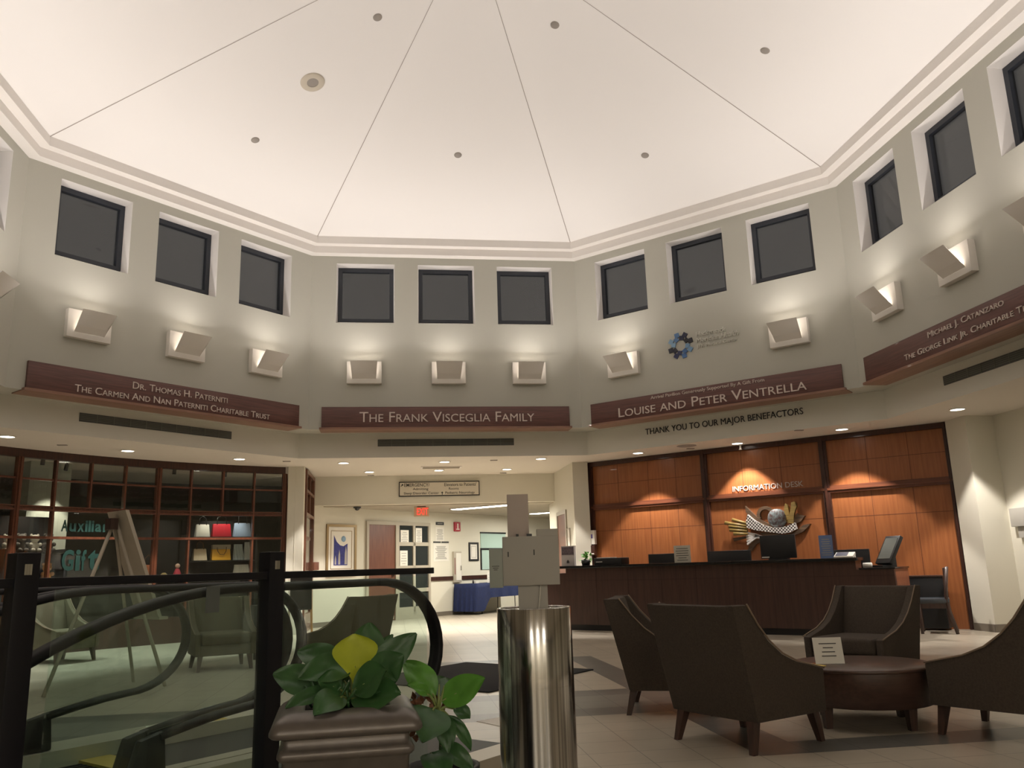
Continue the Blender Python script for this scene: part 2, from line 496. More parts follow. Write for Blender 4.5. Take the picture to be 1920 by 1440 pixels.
# lower fascia and soffit
fa = MB(); octring(fa, AL, ZL, AL, ZS)
tag(struct(fa, 'wall_fascia', mat('fascia_lightened_paint', (0.72, 0.70, 0.62, 1), 0.85)), 'recessed sage fascia band below the donor signs', 'wall')  # paler than the sage walls, making up for light missing in the recess
lg = MB(); octring(lg, AP, ZL, AL, ZL)
tag(struct(lg, 'trim_ledge', M_WALL), 'underside ledge between upper wall and fascia', 'trim')
so = MB()
A = octa(AL, ZS)
B = [(14.5, 6.0), (6.0, 14.5), (-6.0, 14.5), (-14.5, 6.0), (-14.5, -6.0), (-6.0, -14.5), (6.0, -14.5), (14.5, -6.0)]
for k in range(8):
    j = (k + 1) % 8
    if k == 0: # north bay stops at the header
        pass
    so.face([A[k], A[j], (*B[j], ZS), (*B[k], ZS)])
tag(struct(so, 'ceiling_soffit', M_SOFFIT), 'flat cream soffit around the octagon', 'ceiling')
# enclosing outer walls, off camera
ow = MB()
for p, q in (((8.2, -14.4), (8.2, 2.49)), ((-12.0, -14.4), (8.2, -14.4)), ((-12.0, -14.4), (-12.0, 4.6))):
    ow.face([(*p, 0), (*q, 0), (*q, ZS), (*p, ZS)])
tag(struct(ow, 'wall_outer', M_CREAM), 'cream outer walls under the soffit', 'wall')

# columns and plaster returns
cl = MB(); cl.box(-3.06, -2.75, 7.82, 8.02, 0, ZS); cl.box(-2.915, -2.905, 7.815, 7.82, 0.1, ZS)
tag(struct(cl, 'column_left', M_CREAM), 'white plaster pier between gift shop and corridor', 'column')
cr = MB(); cr.box(2.64, 2.96, 7.66, 8.1, 0, ZS)
for (p, q) in (((2.64, 7.66), (2.64, 10.45)),):
    pass
tag(struct(cr, 'column_right', M_CREAM), 'white plaster pier between corridor and information desk', 'column')
ce2 = MB(); ce2.box(7.72, 8.3, 2.48, 2.95, 0, ZS)
tag(struct(ce2, 'column_east', M_CREAM), 'white plaster pier right of the wood panel wall', 'column')
bb = MB(); bb.box(7.705, 7.72, 2.47, 2.94, 0, 0.11); bb.box(7.705, 8.2, 2.465, 2.48, 0, 0.11); bb.box(8.185, 8.2, -6, 2.465, 0, 0.11)
tag(struct(bb, 'baseboard_east', mat('grey_baseboard', lin(120, 112, 100), 0.6)), 'grey baseboard along the pier at right', 'baseboard')

# ------------------------------------------------------------------ corridor
hd = MB(); hd.box(-2.75, 2.64, 9.69, 9.9, 2.58, ZS)
tag(struct(hd, 'wall_header', M_CREAM), 'cream header wall over the corridor opening', 'wall')
wr = MB(); wr.box(2.64, 2.8, 8.1, 10.45, 0, ZS); wr.box(2.8, 12, 10.3, 10.45, 0, ZS)
tag(struct(wr, 'wall_corridor_right', M_CREAM), 'cream right side wall of the corridor', 'wall')
DW = (-2.75, 9.69)
def dloc(s, z=0.0, o=0.0): return (DW[0] + 0.70711 * s + 0.70711 * o, DW[1] + 0.70711 * s - 0.70711 * o, z)
DR = rad(45)
wdg = MB(); wdg.box(0, 14, 0, 0.15, 0, 2.6)
struct(wdg, 'wall_corridor_diagonal', M_CREAM, loc=dloc(0), rotz=DR)
tag(bpy.data.objects['wall_corridor_diagonal'], 'cream diagonal corridor wall with door and picture', 'wall', kind='structure')
wb = MB(); wb.face([(6.5, 19.6, 0), (12, 19.6, 0), (12, 19.6, 3.3), (6.5, 19.6, 3.3)]); wb.face([(12, 10.4, 0), (12, 19.6, 0), (12, 19.6, 3.3), (12, 10.4, 3.3)])
tag(struct(wb, 'wall_corridor_back', M_CREAM), 'far walls of the corridor', 'wall')
cc = MB(); cc.box(-2.75, 12, 9.9, 19.7, 2.56, 2.6)
tag(struct(cc, 'ceiling_corridor', M_CTILE), 'grey acoustic tile ceiling of the corridor', 'ceiling')
bd = MB(); bd.box(3.72, 5.4, -0.014, 0, 0, 0.1); bd.box(0.02, 1.55, -0.014, 0, 0, 0.1)
tag(struct(bd, 'baseboard_corridor', MATS['grey_baseboard'], loc=dloc(0), rotz=DR), 'baseboard on the diagonal corridor wall', 'baseboard')
cr1 = MB(); cr1.box(3.74, 4.58, -0.03, 0, 0.86, 0.96); cr1.box(4.9, 7.4, -0.03, 0, 0.86, 0.96)
tag(struct(cr1, 'trim_chair_rail', M_DKWOOD, loc=dloc(0), rotz=DR), 'brown wooden chair rail on the corridor wall', 'trim')

# door with sidelight
t = thing('door_1', 'cherry wood door with grey glazed sidelight in the corridor', 'door', dloc(1.56), DR, kind='structure')
m = MB(); m.box(0, 0.07, -0.05, 0.02, 0, 2.29); m.box(0.07, 2.16, -0.05, 0.02, 2.21, 2.29); m.box(0.94, 1.06, -0.05, 0.02, 0, 2.21); m.box(2.09, 2.16, -0.05, 0.02, 0, 2.21)
m.box(1.54, 1.62, -0.045, 0.02, 0.1, 2.21)
for z in (0.0, 0.62, 1.16, 1.72): m.box(1.06, 2.09, -0.045, 0.02, z + (0 if z else 0), z + (0.28 if z == 0 else 0.09))
m.build('frame', M_GREYMETAL, t)
m = MB(); m.box(0.07, 0.94, -0.02, 0.0, 0.01, 2.21); dl = m.build('door_leaf', M_DOOR, t)
m = MB(); m.box(0.1, 0.9, -0.026, -0.02, 0.03, 0.3); m.build('kick_plate', M_GREYMETAL, t)
m = MB(); m.box(0.83, 0.87, -0.06, -0.02, 1.0, 1.1); m.build('door_handle', M_STEEL, t)
m = MB(); m.box(1.06, 2.09, -0.012, -0.006, 0.28, 2.21); m.build('sidelight_glass', mat('dark_office_glass', (0.03, 0.035, 0.035, 1), 0.08), t)

# right side corridor door and soft frames
t = thing('door_2', 'half seen cherry door in the right corridor wall', 'door', (2.64, 8.95, 0), rad(-90), kind='structure')
m = MB(); m.box(-0.52, -0.44, -0.03, 0, 0, 2.3); m.box(0.44, 0.52, -0.03, 0, 0, 2.3); m.box(-0.44, 0.44, -0.03, 0, 2.22, 2.3); m.build('frame', M_GREYMETAL, t)
m = MB(); m.box(-0.44, 0.44, -0.012, 0, 0.01, 2.22); m.build('door_leaf', M_DOOR, t)
for nm, y, z0, z1, w, lab, ink in (('picture_frame', 10.2, 1.42, 1.88, 0.26, 'narrow grey framed print beyond the right corridor door', 1), ('picture_frame', 8.28, 1.3, 1.9, 0.3, 'grey framed print between corridor door and white pier', 1),
                              ('notice_plate', 9.6, 1.36, 1.62, 0.1, 'small grey notice plate beside the right corridor door', 0), ('picture_frame', 9.9, 0.98, 1.3, 0.36, 'low white framed print behind the left end of the desk', 1)):
    t = thing(nm, lab, 'picture' if ink else 'notice', (2.64, y, z0), rad(-90))
    h = z1 - z0; m = MB(); fw = 0.025
    m.box(-w / 2, w / 2, -0.02, 0, 0, fw); m.box(-w / 2, w / 2, -0.02, 0, h - fw, h); m.box(-w / 2, -w / 2 + fw, -0.02, 0, fw, h - fw); m.box(w / 2 - fw, w / 2, -0.02, 0, fw, h - fw)
    m.build('frame', M_GREYMETAL if 'low' not in lab else M_PAPER, t)
    m = MB(); m.box(-w / 2 + fw, w / 2 - fw, -0.008, -0.002, fw, h - fw); m.build('print', M_PAPER if 'low' not in lab else M_INKL, t)

# framed artwork
t = thing('framed_picture', 'blue and white print in wide gold frame on the corridor wall', 'picture', dloc(0.38, 1.05), DR)
W, H = 0.88, 1.14
m = MB(); fw = 0.055
m.box(0, W, -0.035, 0, 0, fw); m.box(0, W, -0.035, 0, H - fw, H); m.box(0, fw, -0.035, 0, fw, H - fw); m.box(W - fw, W, -0.035, 0, fw, H - fw); m.build('frame', M_BRASS, t)
m = MB(); m.box(fw, W - fw, -0.014, -0.004, fw, H - fw); m.build('mat_board', M_PAPER, t)
m = MB()
for b in ((0.13, 0.75, 0.16, 0.172), (0.13, 0.75, 0.99, 1.002), (0.13, 0.142, 0.172, 0.99), (0.738, 0.75, 0.172, 0.99)): m.box(b[0], b[1], -0.02, -0.014, b[2], b[3])
m.build('inner_border', M_BRASS, t)
m = MB(); m.prism([(0.22, 0.24), (0.62, 0.24), (0.62, 0.72), (0.5, 0.66), (0.4, 0.68), (0.3, 0.76), (0.22, 0.9)], lambda u, v, w: (u, w, v), -0.0165, -0.014)
m.build('blue_field', mat('print_blue', lin(58, 62, 140), 0.7, noise=0.3, nscale=20), t)
m = MB(); m.lathe([(0.0, -0.018), (0.065, -0.018), (0.065, -0.014)], (0.5, 0, 0.82), 20, ax='y'); m.build('pale_blue_disc', mat('print_pale_blue', lin(140, 170, 196), 0.7), t)
m = MB()
for x, w, h in ((0.27, 0.045, 0.2), (0.38, 0.06, 0.32), (0.57, 0.07, 0.4)):
    m.prism([(x - w / 2, 0.26), (x + w / 2, 0.26), (x + w * 0.4, 0.26 + h * 0.7), (x, 0.26 + h), (x - w * 0.4, 0.26 + h * 0.6)], lambda u, v, w_: (u, w_, v), -0.0185, -0.0166)
m.build('pale_shapes', mat('print_shapes', lin(176, 172, 168), 0.7), t)

def sheet(name, label, loc, rot, w, h, cat, rows=6, header=None, parent=None, tilt=0.0, col=None):
    t = thing(name, label, cat, loc, rot)
    m = MB(); m.box(-w / 2, w / 2, -0.004, 0, 0, h); m.build('paper', col or M_PAPER, t)
    m = MB()
    random.seed(len(label))
    for i in range(rows):
        z = h * (0.82 - 0.68 * i / max(rows - 1, 1)); ww = w * random.uniform(0.45, 0.8) / 2
        m.box(-ww, ww, -0.0052, -0.004, z - h * 0.018, z + h * 0.018)
    m.build('printed_lines', M_INKL if not header else M_INK, t)
    return t
sheet('notice_sheet', 'white notice in the upper left pane of the door sidelight', dloc(2.83, 1.78, 0.013), DR, 0.28, 0.32, 'notice')
sheet('notice_sheet', 'white notice in the upper right pane of the door sidelight', dloc(3.33, 1.78, 0.013), DR, 0.22, 0.38, 'notice', 8)
sheet('notice_sheet', 'cream notice in the second left pane of the door sidelight', dloc(2.8, 1.25, 0.013), DR, 0.26, 0.36, 'notice', 5)
sheet('wall_chart', 'tall faint printed sheet high on the wall right of the sidelight', dloc(4.12, 1.83), DR, 0.32, 0.37, 'notice', 9)
sheet('wall_chart', 'wide faint double sheet below the tall one on the corridor wall', dloc(4.16, 1.34), DR, 0.58, 0.45, 'notice', 11)
t = thing('hanger_rail', 'thin black rail holding the wide double sheet', 'rail', dloc(4.16, 1.8), DR)
m = MB(); m.box(-0.29, -0.02, -0.015, 0, 0, 0.035); m.box(0.02, 0.29, -0.015, 0, 0, 0.035); m.build('bar', M_BLACK, t)
t = thing('room_plate', 'small black sign plate near the corridor ceiling', 'sign', dloc(4.12, 2.25), DR)
m = MB(); m.box(-0.15, 0.15, -0.012, 0, 0, 0.075); m.build('plate', M_BLACK, t)
m = MB(); m.box(-0.1, 0.1, -0.014, -0.012, 0.03, 0.045); m.build('printed_lines', M_INKL, t)
t = thing('fire_alarm', 'red fire alarm sounder high on the corridor wall', 'alarm', dloc(4.77, 2.1), DR)
m = MB(); m.box(-0.115, 0.115, -0.05, 0, 0, 0.24); m.build('housing', mat('alarm_red', lin(168, 52, 66), 0.5), t, bevel=0.01)
m = MB(); m.box(-0.02, 0.02, -0.056, -0.05, 0.07, 0.2); m.box(-0.06, 0.06, -0.056, -0.05, 0.04, 0.065); m.build('white_lens', M_PAPER, t)
t = thing('wall_cabinet', 'narrow tall cream cabinet on the chair rail line', 'cabinet', dloc(4.74, 0.8), DR)
m = MB(); m.box(-0.15, 0.15, -0.06, 0, 0, 0.78); m.build('body', M_GREYMETAL, t, bevel=0.006)
m = MB(); m.box(-0.07, 0.13, -0.07, -0.06, 0.05, 0.74); m.build('door_panel', M_PAPER, t)
m = MB(); m.box(0.09, 0.105, -0.095, -0.07, 0.3, 0.42); m.build('handle', M_STEEL, t)
m = MB(); m.box(-0.125, -0.1, -0.063, -0.06, 0.2, 0.62); m.build('printed_lines', mat('print_maroon', lin(120, 60, 60), 0.7), t)
t = thing('framed_certificate', 'black framed certificate on the corridor wall', 'picture', dloc(5.45, 1.33), DR)
m = MB()
for b in ((-0.2, 0.2, 0, 0.05), (-0.2, 0.2, 0.44, 0.49), (-0.2, -0.15, 0.05, 0.44), (0.15, 0.2, 0.05, 0.44)): m.box(b[0], b[1], -0.025, 0, b[2], b[3])
m.build('frame', M_BLACK, t)
m = MB(); m.box(-0.15, 0.15, -0.01, -0.003, 0.05, 0.44); m.build('certificate', M_PAPER, t)
m = MB()
for b in ((-0.1, 0.1, 0.09, 0.1), (-0.1, 0.1, 0.38, 0.39), (-0.1, -0.09, 0.1, 0.38), (0.09, 0.1, 0.1, 0.38)): m.box(b[0], b[1], -0.012, -0.01, b[2], b[3])
m.build('inner_border', M_INKL, t)
t = thing('notice_board', 'pale green glazed notice board partly behind the kiosk', 'notice board', dloc(6.3, 1.1), DR)
m = MB(); m.box(-0.55, 0.55, -0.02, 0, 0, 1.0); m.build('panel', mat('pale_green_glass', lin(176, 200, 190), 0.3), t)
m = MB(); m.box(-0.56, 0.56, -0.03, 0, 0.96, 1.0); m.box(-0.56, 0.56, -0.035, 0, 0.52, 0.57); m.box(-0.56, -0.53, -0.03, 0, 0, 0.52); m.build('dark_bars', M_BLACK, t)
t = thing('wood_block', 'small brown block on the white wall beside the shop corner', 'bracket', dloc(0.08, 1.2), DR)
m = MB(); m.box(-0.075, 0.075, -0.06, 0, 0, 0.17); m.build('block', M_DOOR, t, bevel=0.006)

# navy table against the diagonal wall
t = thing('folding_table', 'folding table under a navy cloth along the corridor wall', 'table', dloc(5.55, 0, 0.45), DR)
m = MB(); m.box(-0.95, 0.95, -0.33, 0.33, 0.72, 0.75); m.build('tabletop', M_NAVYD, t)
for sx in (-0.7, 0.7):
    m = MB(); m.tube([(sx, -0.28, 0.72), (sx, -0.3, 0.02), (sx, 0.3, 0.02), (sx, 0.28, 0.72)], 0.014); m.build('leg', M_BLACK, t)
t = thing('tablecloth', 'navy blue cloth draped over the corridor table', 'tablecloth', dloc(5.55, 0.75, 0.45), DR)
rows = []
N = 120
for lv in range(7):
    row = []
    for k in range(N):
        a = 4.0 * k / N; q = int(a); f = a - q
        W2, D2 = 0.99, 0.37
        P = [(-W2, -D2), (W2, -D2), (W2, D2), (-W2, D2)]
        A0, A1 = P[q], P[(q + 1) % 4]
        x = A0[0] + (A1[0] - A0[0]) * f; y = A0[1] + (A1[1] - A0[1]) * f
        drop = 0.36 if x > -0.45 else 0.36 + 0.32 * min(1, (-0.45 - x) / 0.25)
        fz = lv / 6; rp = 0.022 * fz * math.sin(k * 1.05) + 0.012 * fz * math.sin(k * 2.3)
        row.append((x * (1 + 0.03 * fz) + rp, y * (1 + 0.05 * fz) + rp, 0.012 - drop * fz))
    rows.append(row)
m = MB(); m.grid(rows, 0, True, close_v=True); m.face(rows[0]); m.build('cloth', M_BLUE, t)
sheet('table_sign', 'white sign standing on the navy table', dloc(5.45, 0.765, 0.55), DR, 0.24, 0.26, 'sign', 5)
t = thing('supplies_box', 'small white box at left on the navy table', 'box', dloc(4.95, 0.765, 0.5), DR)
m = MB(); m.box(-0.06, 0.06, -0.04, 0.04, 0, 0.05); m.build('box', M_PAPER, t); m = MB(); m.lathe([(0.0, 0), (0.025, 0), (0.025, 0.07), (0.0, 0.08)], (-0.13, 0, 0), 12); m.build('cup', M_INK, t)

# header sign
t = thing('directional_sign', 'white directory sign with black serif lettering over the corridor', 'sign', (0.015, 9.69, 2.74), 0)
m = MB(); m.box(-0.9, 0.9, -0.04, 0, 0, 0.325); m.build('board', M_BLACK, t)
m = MB(); m.box(-0.88, 0.88, -0.044, -0.04, 0.02, 0.305); m.build('face', mat('sign_face', lin(214, 206, 190), 0.6), t)
for s, x, z, w, h in (('EMERGENCY/', -0.5, 0.252, 0.56, 0.075), ('Admitting', -0.42, 0.155, 0.34, 0.07), ('Sleep Disorder Center', -0.4, 0.06, 0.78, 0.07), ("Elevators to Patients'", 0.47, 0.252, 0.72, 0.075), ('Rooms', 0.32, 0.16, 0.22, 0.055), ('Pediatric Neurology', 0.46, 0.06, 0.66, 0.07)):
    text('lettering', s, t, (x, -0.044, z), w, h, M_BLACK, bold=0.003, depth=0.003)
for (cx, cz, ang) in ((-0.83, 0.25, 45), (0.06, 0.06, 0)):
    R = Matrix.Translation((cx, 0, cz)) @ Matrix.Rotation(rad(ang), 4, 'Y')
    m = MB(); m.prism([(-0.008, -0.035), (0.008, -0.035), (0.008, 0.005), (0.028, 0.005), (0, 0.036), (-0.028, 0.005), (-0.008, 0.005)], lambda u, v, w: R @ Vector((u, w, v)), -0.047, -0.044)
    m.build('arrow', M_BLACK, t)

# exit sign, camera dome, corridor fluorescents
t = thing('exit_sign', 'lit red exit sign hanging from the corridor ceiling', 'exit sign', (-0.37, 10.2, 2.33), 0)
m = MB(); m.box(-0.17, 0.17, -0.03, 0.03, 0, 0.21); m.build('housing', mat('exit_housing', lin(206, 170, 140), 0.5), t)
m = MB(); m.box(-0.1, 0.1, -0.02, 0.02, 0.21, 0.235); m.build('mount', M_BLACK, t)
text('lettering', 'EXIT', t, (0.02, -0.03, 0.11), 0.25, 0.15, M_EXIT, depth=0.006)
t = thing('camera_dome', 'small dark security camera dome under the corridor ceiling', 'security camera', (-1.81, 10.0, 2.56), 0)
m = MB(); m.lathe([(0.085, 0), (0.085, -0.03), (0.06, -0.03)], n=20); m.build('base', M_BLACK, t)
m = MB(); m.lathe([(0.06, -0.03), (0.05, -0.06), (0.025, -0.08), (0.0, -0.085)], n=20); m.build('dome', M_BLACKGLOSS, t)
for (p, q, lab) in (((0.45, 11.2), (1.75, 9.98), 'long fluorescent ceiling light nearer the corridor opening'), ((2.72, 13.5), (3.9, 12.45), 'fluorescent ceiling light farther down the corridor at right')):
    c = ((p[0] + q[0]) / 2, (p[1] + q[1]) / 2); a = math.atan2(q[1] - p[1], q[0] - p[0]); L = math.dist(p, q)
    t = thing('fluorescent_light', lab, 'ceiling light', (*c, 2.56), a)
    m = MB(); m.box(-L / 2 - 0.03, L / 2 + 0.03, -0.17, 0.17, -0.02, 0); m.build('frame', M_GREYMETAL, t)
    m = MB(); m.box(-L / 2, L / 2, -0.13, 0.13, -0.03, -0.018); m.build('lens', M_TUBE, t)
    lamp('tube', 'AREA', t, (0, 0, -0.06), E_FLUO * 2.2, (1, 0.95, 0.84), shape='RECTANGLE', size=L, size_y=0.25)

# ------------------------------------------------------------------ donor signs on the upper walls
def donor_sign(a, label, lines):
    t = thing('donor_sign', label, 'sign', wloc(a, AP), wrot(a), 'mahogany donor signs around the octagon')
    m = MB(); m.box(-2.285, 2.285, -0.05, 0, 3.69, 4.07); m.build('board', M_SIGNWOOD, t, bevel=0.004)
    m = MB(); m.box(-2.32, 2.32, -0.085, 0.3, 3.652, 3.688); m.build('ledge', wood('sign_ledge_lit_wood', lin(146, 108, 88), lin(124, 90, 74), 0.5, 'x'), t)  # ledge wood lightened to imitate light bounced onto its underside
    for body, x, z, w, h, sc in lines:
        text('lettering', body, t, (x, -0.05, z), w, h, M_LETTER, smallcaps=sc, depth=0.012)
donor_sign(135, 'mahogany donor sign with two lettered lines above the gift shop', [('Dr. Thomas H. Paterniti', 0.0, 3.955, 1.62, 0.105, True), ('The Carmen And Nan Paterniti Charitable Trust', 0.0, 3.785, 3.3, 0.105, True)])
donor_sign(90, 'mahogany donor sign with one large lettered line above the corridor', [('The Frank Visceglia Family', 0.0, 3.878, 3.22, 0.185, True)])
donor_sign(45, 'mahogany donor sign with small line over large line above the desk', [('Arrival Pavilion Generously Supported By A Gift From', 0.02, 4.005, 2.08, 0.075, False), ('Louise and Peter Ventrella', 0.02, 3.83, 3.42, 0.17, True)])
donor_sign(0, 'mahogany donor sign cut by the right edge of the photo', [('Michael J. Catanzaro', 0.0, 3.965, 1.42, 0.105, True), ('The George Link Jr. Charitable Trust', 0.0, 3.795, 2.54, 0.105, True)])
t = thing('thanks_lettering', 'black capital lettering thanking benefactors on the fascia over the desk', 'lettering', wloc(45, AL, 0, 0), wrot(45))
text('lettering', 'THANK YOU TO OUR MAJOR BENEFACTORS', t, (0.0, 0, 3.495), 2.92, 0.145, M_BLACK, depth=0.012)

# wall emblem
t = thing('wall_emblem', 'blue ring of squares with pale raised lettering on the upper wall', 'logo', wloc(45, AP, 0, 0), wrot(45))
blues = [lin(34, 38, 62), lin(30, 30, 38), lin(112, 146, 178), lin(70, 106, 156), lin(44, 50, 84), lin(32, 34, 48), lin(124, 156, 184), lin(84, 118, 160)]
for k in range(8):
    a = rad(78 - 45 * k)
    mm = mat('emblem_blue_%d' % k, blues[k], 0.5)
    for rr, s, da in ((0.135, 0.078, 0.0), (0.2, 0.082, 0.28)):
        cx = -0.39 + rr * math.cos(a - da); cz = 4.87 + rr * math.sin(a - da)
        R = Matrix.Translation((cx, 0, cz)) @ Matrix.Rotation(-(a - da) + (0.0 if rr < 0.15 else 0.1), 4, 'Y')
        m = MB(); h = s / 2; m.hexa([tuple(R @ Vector(p)) for p in ((-h, -0.02, -h), (h, -0.02, -h), (h, 0, -h), (-h, 0, -h), (-h, -0.02, h), (h, -0.02, h), (h, 0, h), (-h, 0, h))])
        m.build('square', mm, t)
M_RAISED = mat('raised_letters', (0.60, 0.585, 0.52, 1), 0.7)
text('lettering', 'Hackensack', t, (0.19, 0, 5.01), 0.54, 0.085, M_RAISED, depth=0.02)
text('lettering', 'Meridian', t, (0.13, 0, 4.9), 0.42, 0.085, M_RAISED, depth=0.02)
text('lettering', 'Health', t, (0.52, 0, 4.905), 0.32, 0.09, M_RAISED, depth=0.02, shear=0.3)
text('lettering', 'JFK Medical Center', t, (0.29, 0, 4.785), 0.74, 0.075, M_RAISED, depth=0.018)

# fascia air grilles
def grille(a, label):
    t = thing('air_grille', label, 'vent', wloc(a, AL), wrot(a), 'long dark air grilles in the fascia')
    m = MB(); m.box(-1.29, 1.29, -0.012, 0, 3.42, 3.55); m.build('panel', M_VENT, t)
    m = MB()
    for i in range(1, 10): m.box(-1.29 + 0.258 * i - 0.006, -1.29 + 0.258 * i + 0.006, -0.022, -0.012, 3.425, 3.545)
    for z in (3.445, 3.47, 3.495, 3.52): m.box(-1.285, 1.285, -0.018, -0.012, z, z + 0.008)
    m.build('slats', M_VENTSLAT, t)
grille(135, 'long dark air grille in the fascia above the gift shop')
grille(90, 'long dark air grille in the fascia above the corridor')
grille(0, 'long dark air grille at the right edge of the photo')

# wall sconces
def make_sconce(label, loc, rz, group):
    t = thing('wall_sconce', label, 'wall lamp', loc, rz, group)
    m = MB(); m.box(-0.315, 0.315, -0.1, 0, 0, 0.41); m.build('back_box', M_SCONCE, t, bevel=0.004)
    m = MB()
    P = lambda x, s, o: (x, -0.112 - 0.25 * s - o, 0.1 + 0.255 * s)
    m.hexa([P(-0.215, 0, 0), P(0.215, 0, 0), (0.215, -0.1, 0.08), (-0.215, -0.1, 0.08), P(-0.245, 1, 0.02), P(0.245, 1, 0.02), P(0.235, 1, 0), P(-0.235, 1, 0)])
    m.build('shade', M_SCONCE, t, bevel=0.003)
    m = MB(); m.box(-0.17, 0.17, -0.15, -0.11, 0.15, 0.18); m.build('lamp_tray', M_LENS, t)
    lamp('uplight', 'AREA', t, (0, -0.225, 0.29), E_SCONCE, SCONCE_COL, rot=(PI + rad(54), 0, 0), shape='RECTANGLE', size=0.3, size_y=0.09)
    return t
PROTO = None
names = {135: 'above the gift shop', 90: 'above the corridor', 45: 'above the desk', 0: 'on the right upper wall', 180: 'on the far left upper wall', 225: 0, 270: 0, 315: 0}
for a, nm in names.items():
    for i, x in enumerate((-1.53, 0.02, 1.54)):
        if a == 45 and i == 1: continue
        if nm:
            lab = 'white wedge wall sconce under the %s upper window %s' % (('left', 'middle', 'right')[i], nm); g = 'white wall sconces under the upper windows'
        else:
            lab = 'added unseen wedge wall sconce on the upper walls behind the photographer'; g = 'added unseen sconces on the walls behind the photographer'  # unseen sconces added for their light on ceiling and foreground
        if PROTO is None: PROTO = make_sconce(lab, wloc(a, AP, x, 4.5), wrot(a), g)
        else: copy_tree(PROTO, None, lab, g, wloc(a, AP, x, 4.5), wrot(a))

# ceiling fittings
def on_pyr(x, y):
    d = max(x * math.cos(rad(45 * k)) + y * math.sin(rad(45 * k)) for k in range(8))
    k = max(range(8), key=lambda k: x * math.cos(rad(45 * k)) + y * math.sin(rad(45 * k)))
    sl = (9.22 - 7.265) / 5.79
    n = Vector((-sl * math.cos(rad(45 * k)), -sl * math.sin(rad(45 * k)), -1)).normalized()
    return (x, y, 9.22 - sl * d), n
M_DISC = mat('ceiling_disc', lin(150, 142, 134), 0.7)
for x, y, lab in ((-1.21, 1.23, 'small round ceiling cover left of the speaker line, near the top'), (1.28, 1.16, 'small round ceiling cover right of the middle facet near the top'), (-3.12, 3.13, 'small round ceiling cover low on the left facet'), (0.08, 3.77, 'small round ceiling cover low on the middle facet'), (3.13, 3.12, 'small round ceiling cover low on the right facet'), (4.0, 0.38, 'small round ceiling cover at the far right of the ceiling')):
    p, n = on_pyr(x, y)
    m = MB(); m.lathe([(0.0, 0.012), (0.05, 0.012), (0.062, 0.006), (0.064, 0.0)], n=20)
    o = m.build('ceiling_cover', M_DISC, loc=p); o.rotation_euler = n.to_track_quat('Z', 'Y').to_euler()
    tag(o, lab, 'ceiling cover', 'small round covers on the ceiling')
p, n = on_pyr(-2.17, 2.18)
t = thing('ceiling_speaker', 'large round ceiling speaker with dark centre', 'speaker', p); t.rotation_euler = n.to_track_quat('Z', 'Y').to_euler()
m = MB(); m.lathe([(0.085, 0.012), (0.16, 0.016), (0.175, 0.008), (0.178, 0)], n=32); m.build('bezel', mat('speaker_ring', lin(196, 186, 170), 0.7), t)
m = MB(); m.lathe([(0.0, 0.008), (0.09, 0.008)], n=24); m.build('cone', M_DISC, t)

# recessed downlights
def make_down(label, loc, group):
    t = thing('recessed_downlight', label, 'ceiling light', loc, 0, group)
    m = MB(); m.lathe([(0.098, 0), (0.118, 0), (0.118, -0.008), (0.098, -0.014), (0.098, 0)], n=24); m.build('trim_ring', M_PAPER, t)
    m = MB(); m.lathe([(0.0, -0.006), (0.099, -0.006)], n=24); m.build('lens', M_LENS, t)
    lamp('bulb', 'SPOT', t, (0, 0, -0.03), E_DOWN, WARM, spot_size=rad(84), spot_blend=0.22, shadow_soft_size=0.06)
    return t
DP = None
ring = [(150, 7.57, 'recessed downlight at the left edge over the gift shop'), (135, 7.57, 'recessed downlight over the middle of the gift shop front'), (120, 7.55, 'recessed downlight over the right end of the gift shop front'),
        (105, 7.56, 'recessed downlight over the left of the corridor mouth'), (90, 7.31, 'recessed downlight over the middle of the corridor mouth'), (75, 7.26, 'recessed downlight over the right of the corridor mouth'),
        (60, 7.3, 'recessed downlight over the left bay of the wood panel wall'), (45, 7.31, 'recessed downlight over the middle bay of the wood panel wall'), (30, 7.35, 'recessed downlight over the right bay of the wood panel wall'), (15, 7.47, 'recessed downlight beside the right white pier')]
spots = [(pol(a, R, ZS), l, 'downlights in the soffit ring') for a, R, l in ring]
spots += [((-1.51, 8.86, ZS), 'left downlight of the inner row close to the corridor header', 'downlights in the soffit ring'), ((-0.04, 8.73, ZS), 'middle downlight of the inner row close to the corridor header', 'downlights in the soffit ring'), ((1.42, 8.7, ZS), 'right downlight of the inner row close to the corridor header', 'downlights in the soffit ring')]
spots += [(pol(a, 7.5, ZS), 'added unseen downlight in the soffit outside the photo', 'added downlights outside the photo') for a in (-45, -140, 165)]  # unseen downlights added to raise the foreground brightness
for loc, lab, g in spots:
    if DP is None: DP = make_down(lab, loc, g)
    else: copy_tree(DP, None, lab, g, loc)
for x, y in ((-3.2, -13.4), (-0.4, -13.6), (2.4, -13.4)):  # unseen panel lights added to brighten the foreground
    t = thing('added_panel_light', 'added unseen panel light brightening the foreground from behind the photographer', 'ceiling light', (x, y, ZS), 0, 'added panel lights behind the photographer')
    m = MB(); m.box(-0.3, 0.3, -0.3, 0.3, -0.02, 0); m.build('frame', M_GREYMETAL, t)
    m = MB(); m.box(-0.27, 0.27, -0.27, 0.27, -0.028, -0.018); m.build('lens', M_TUBE, t)
    lamp('tube', 'AREA', t, (0, 0, -0.05), E_ADDED, (1, 0.92, 0.82), shape='SQUARE', size=0.5)
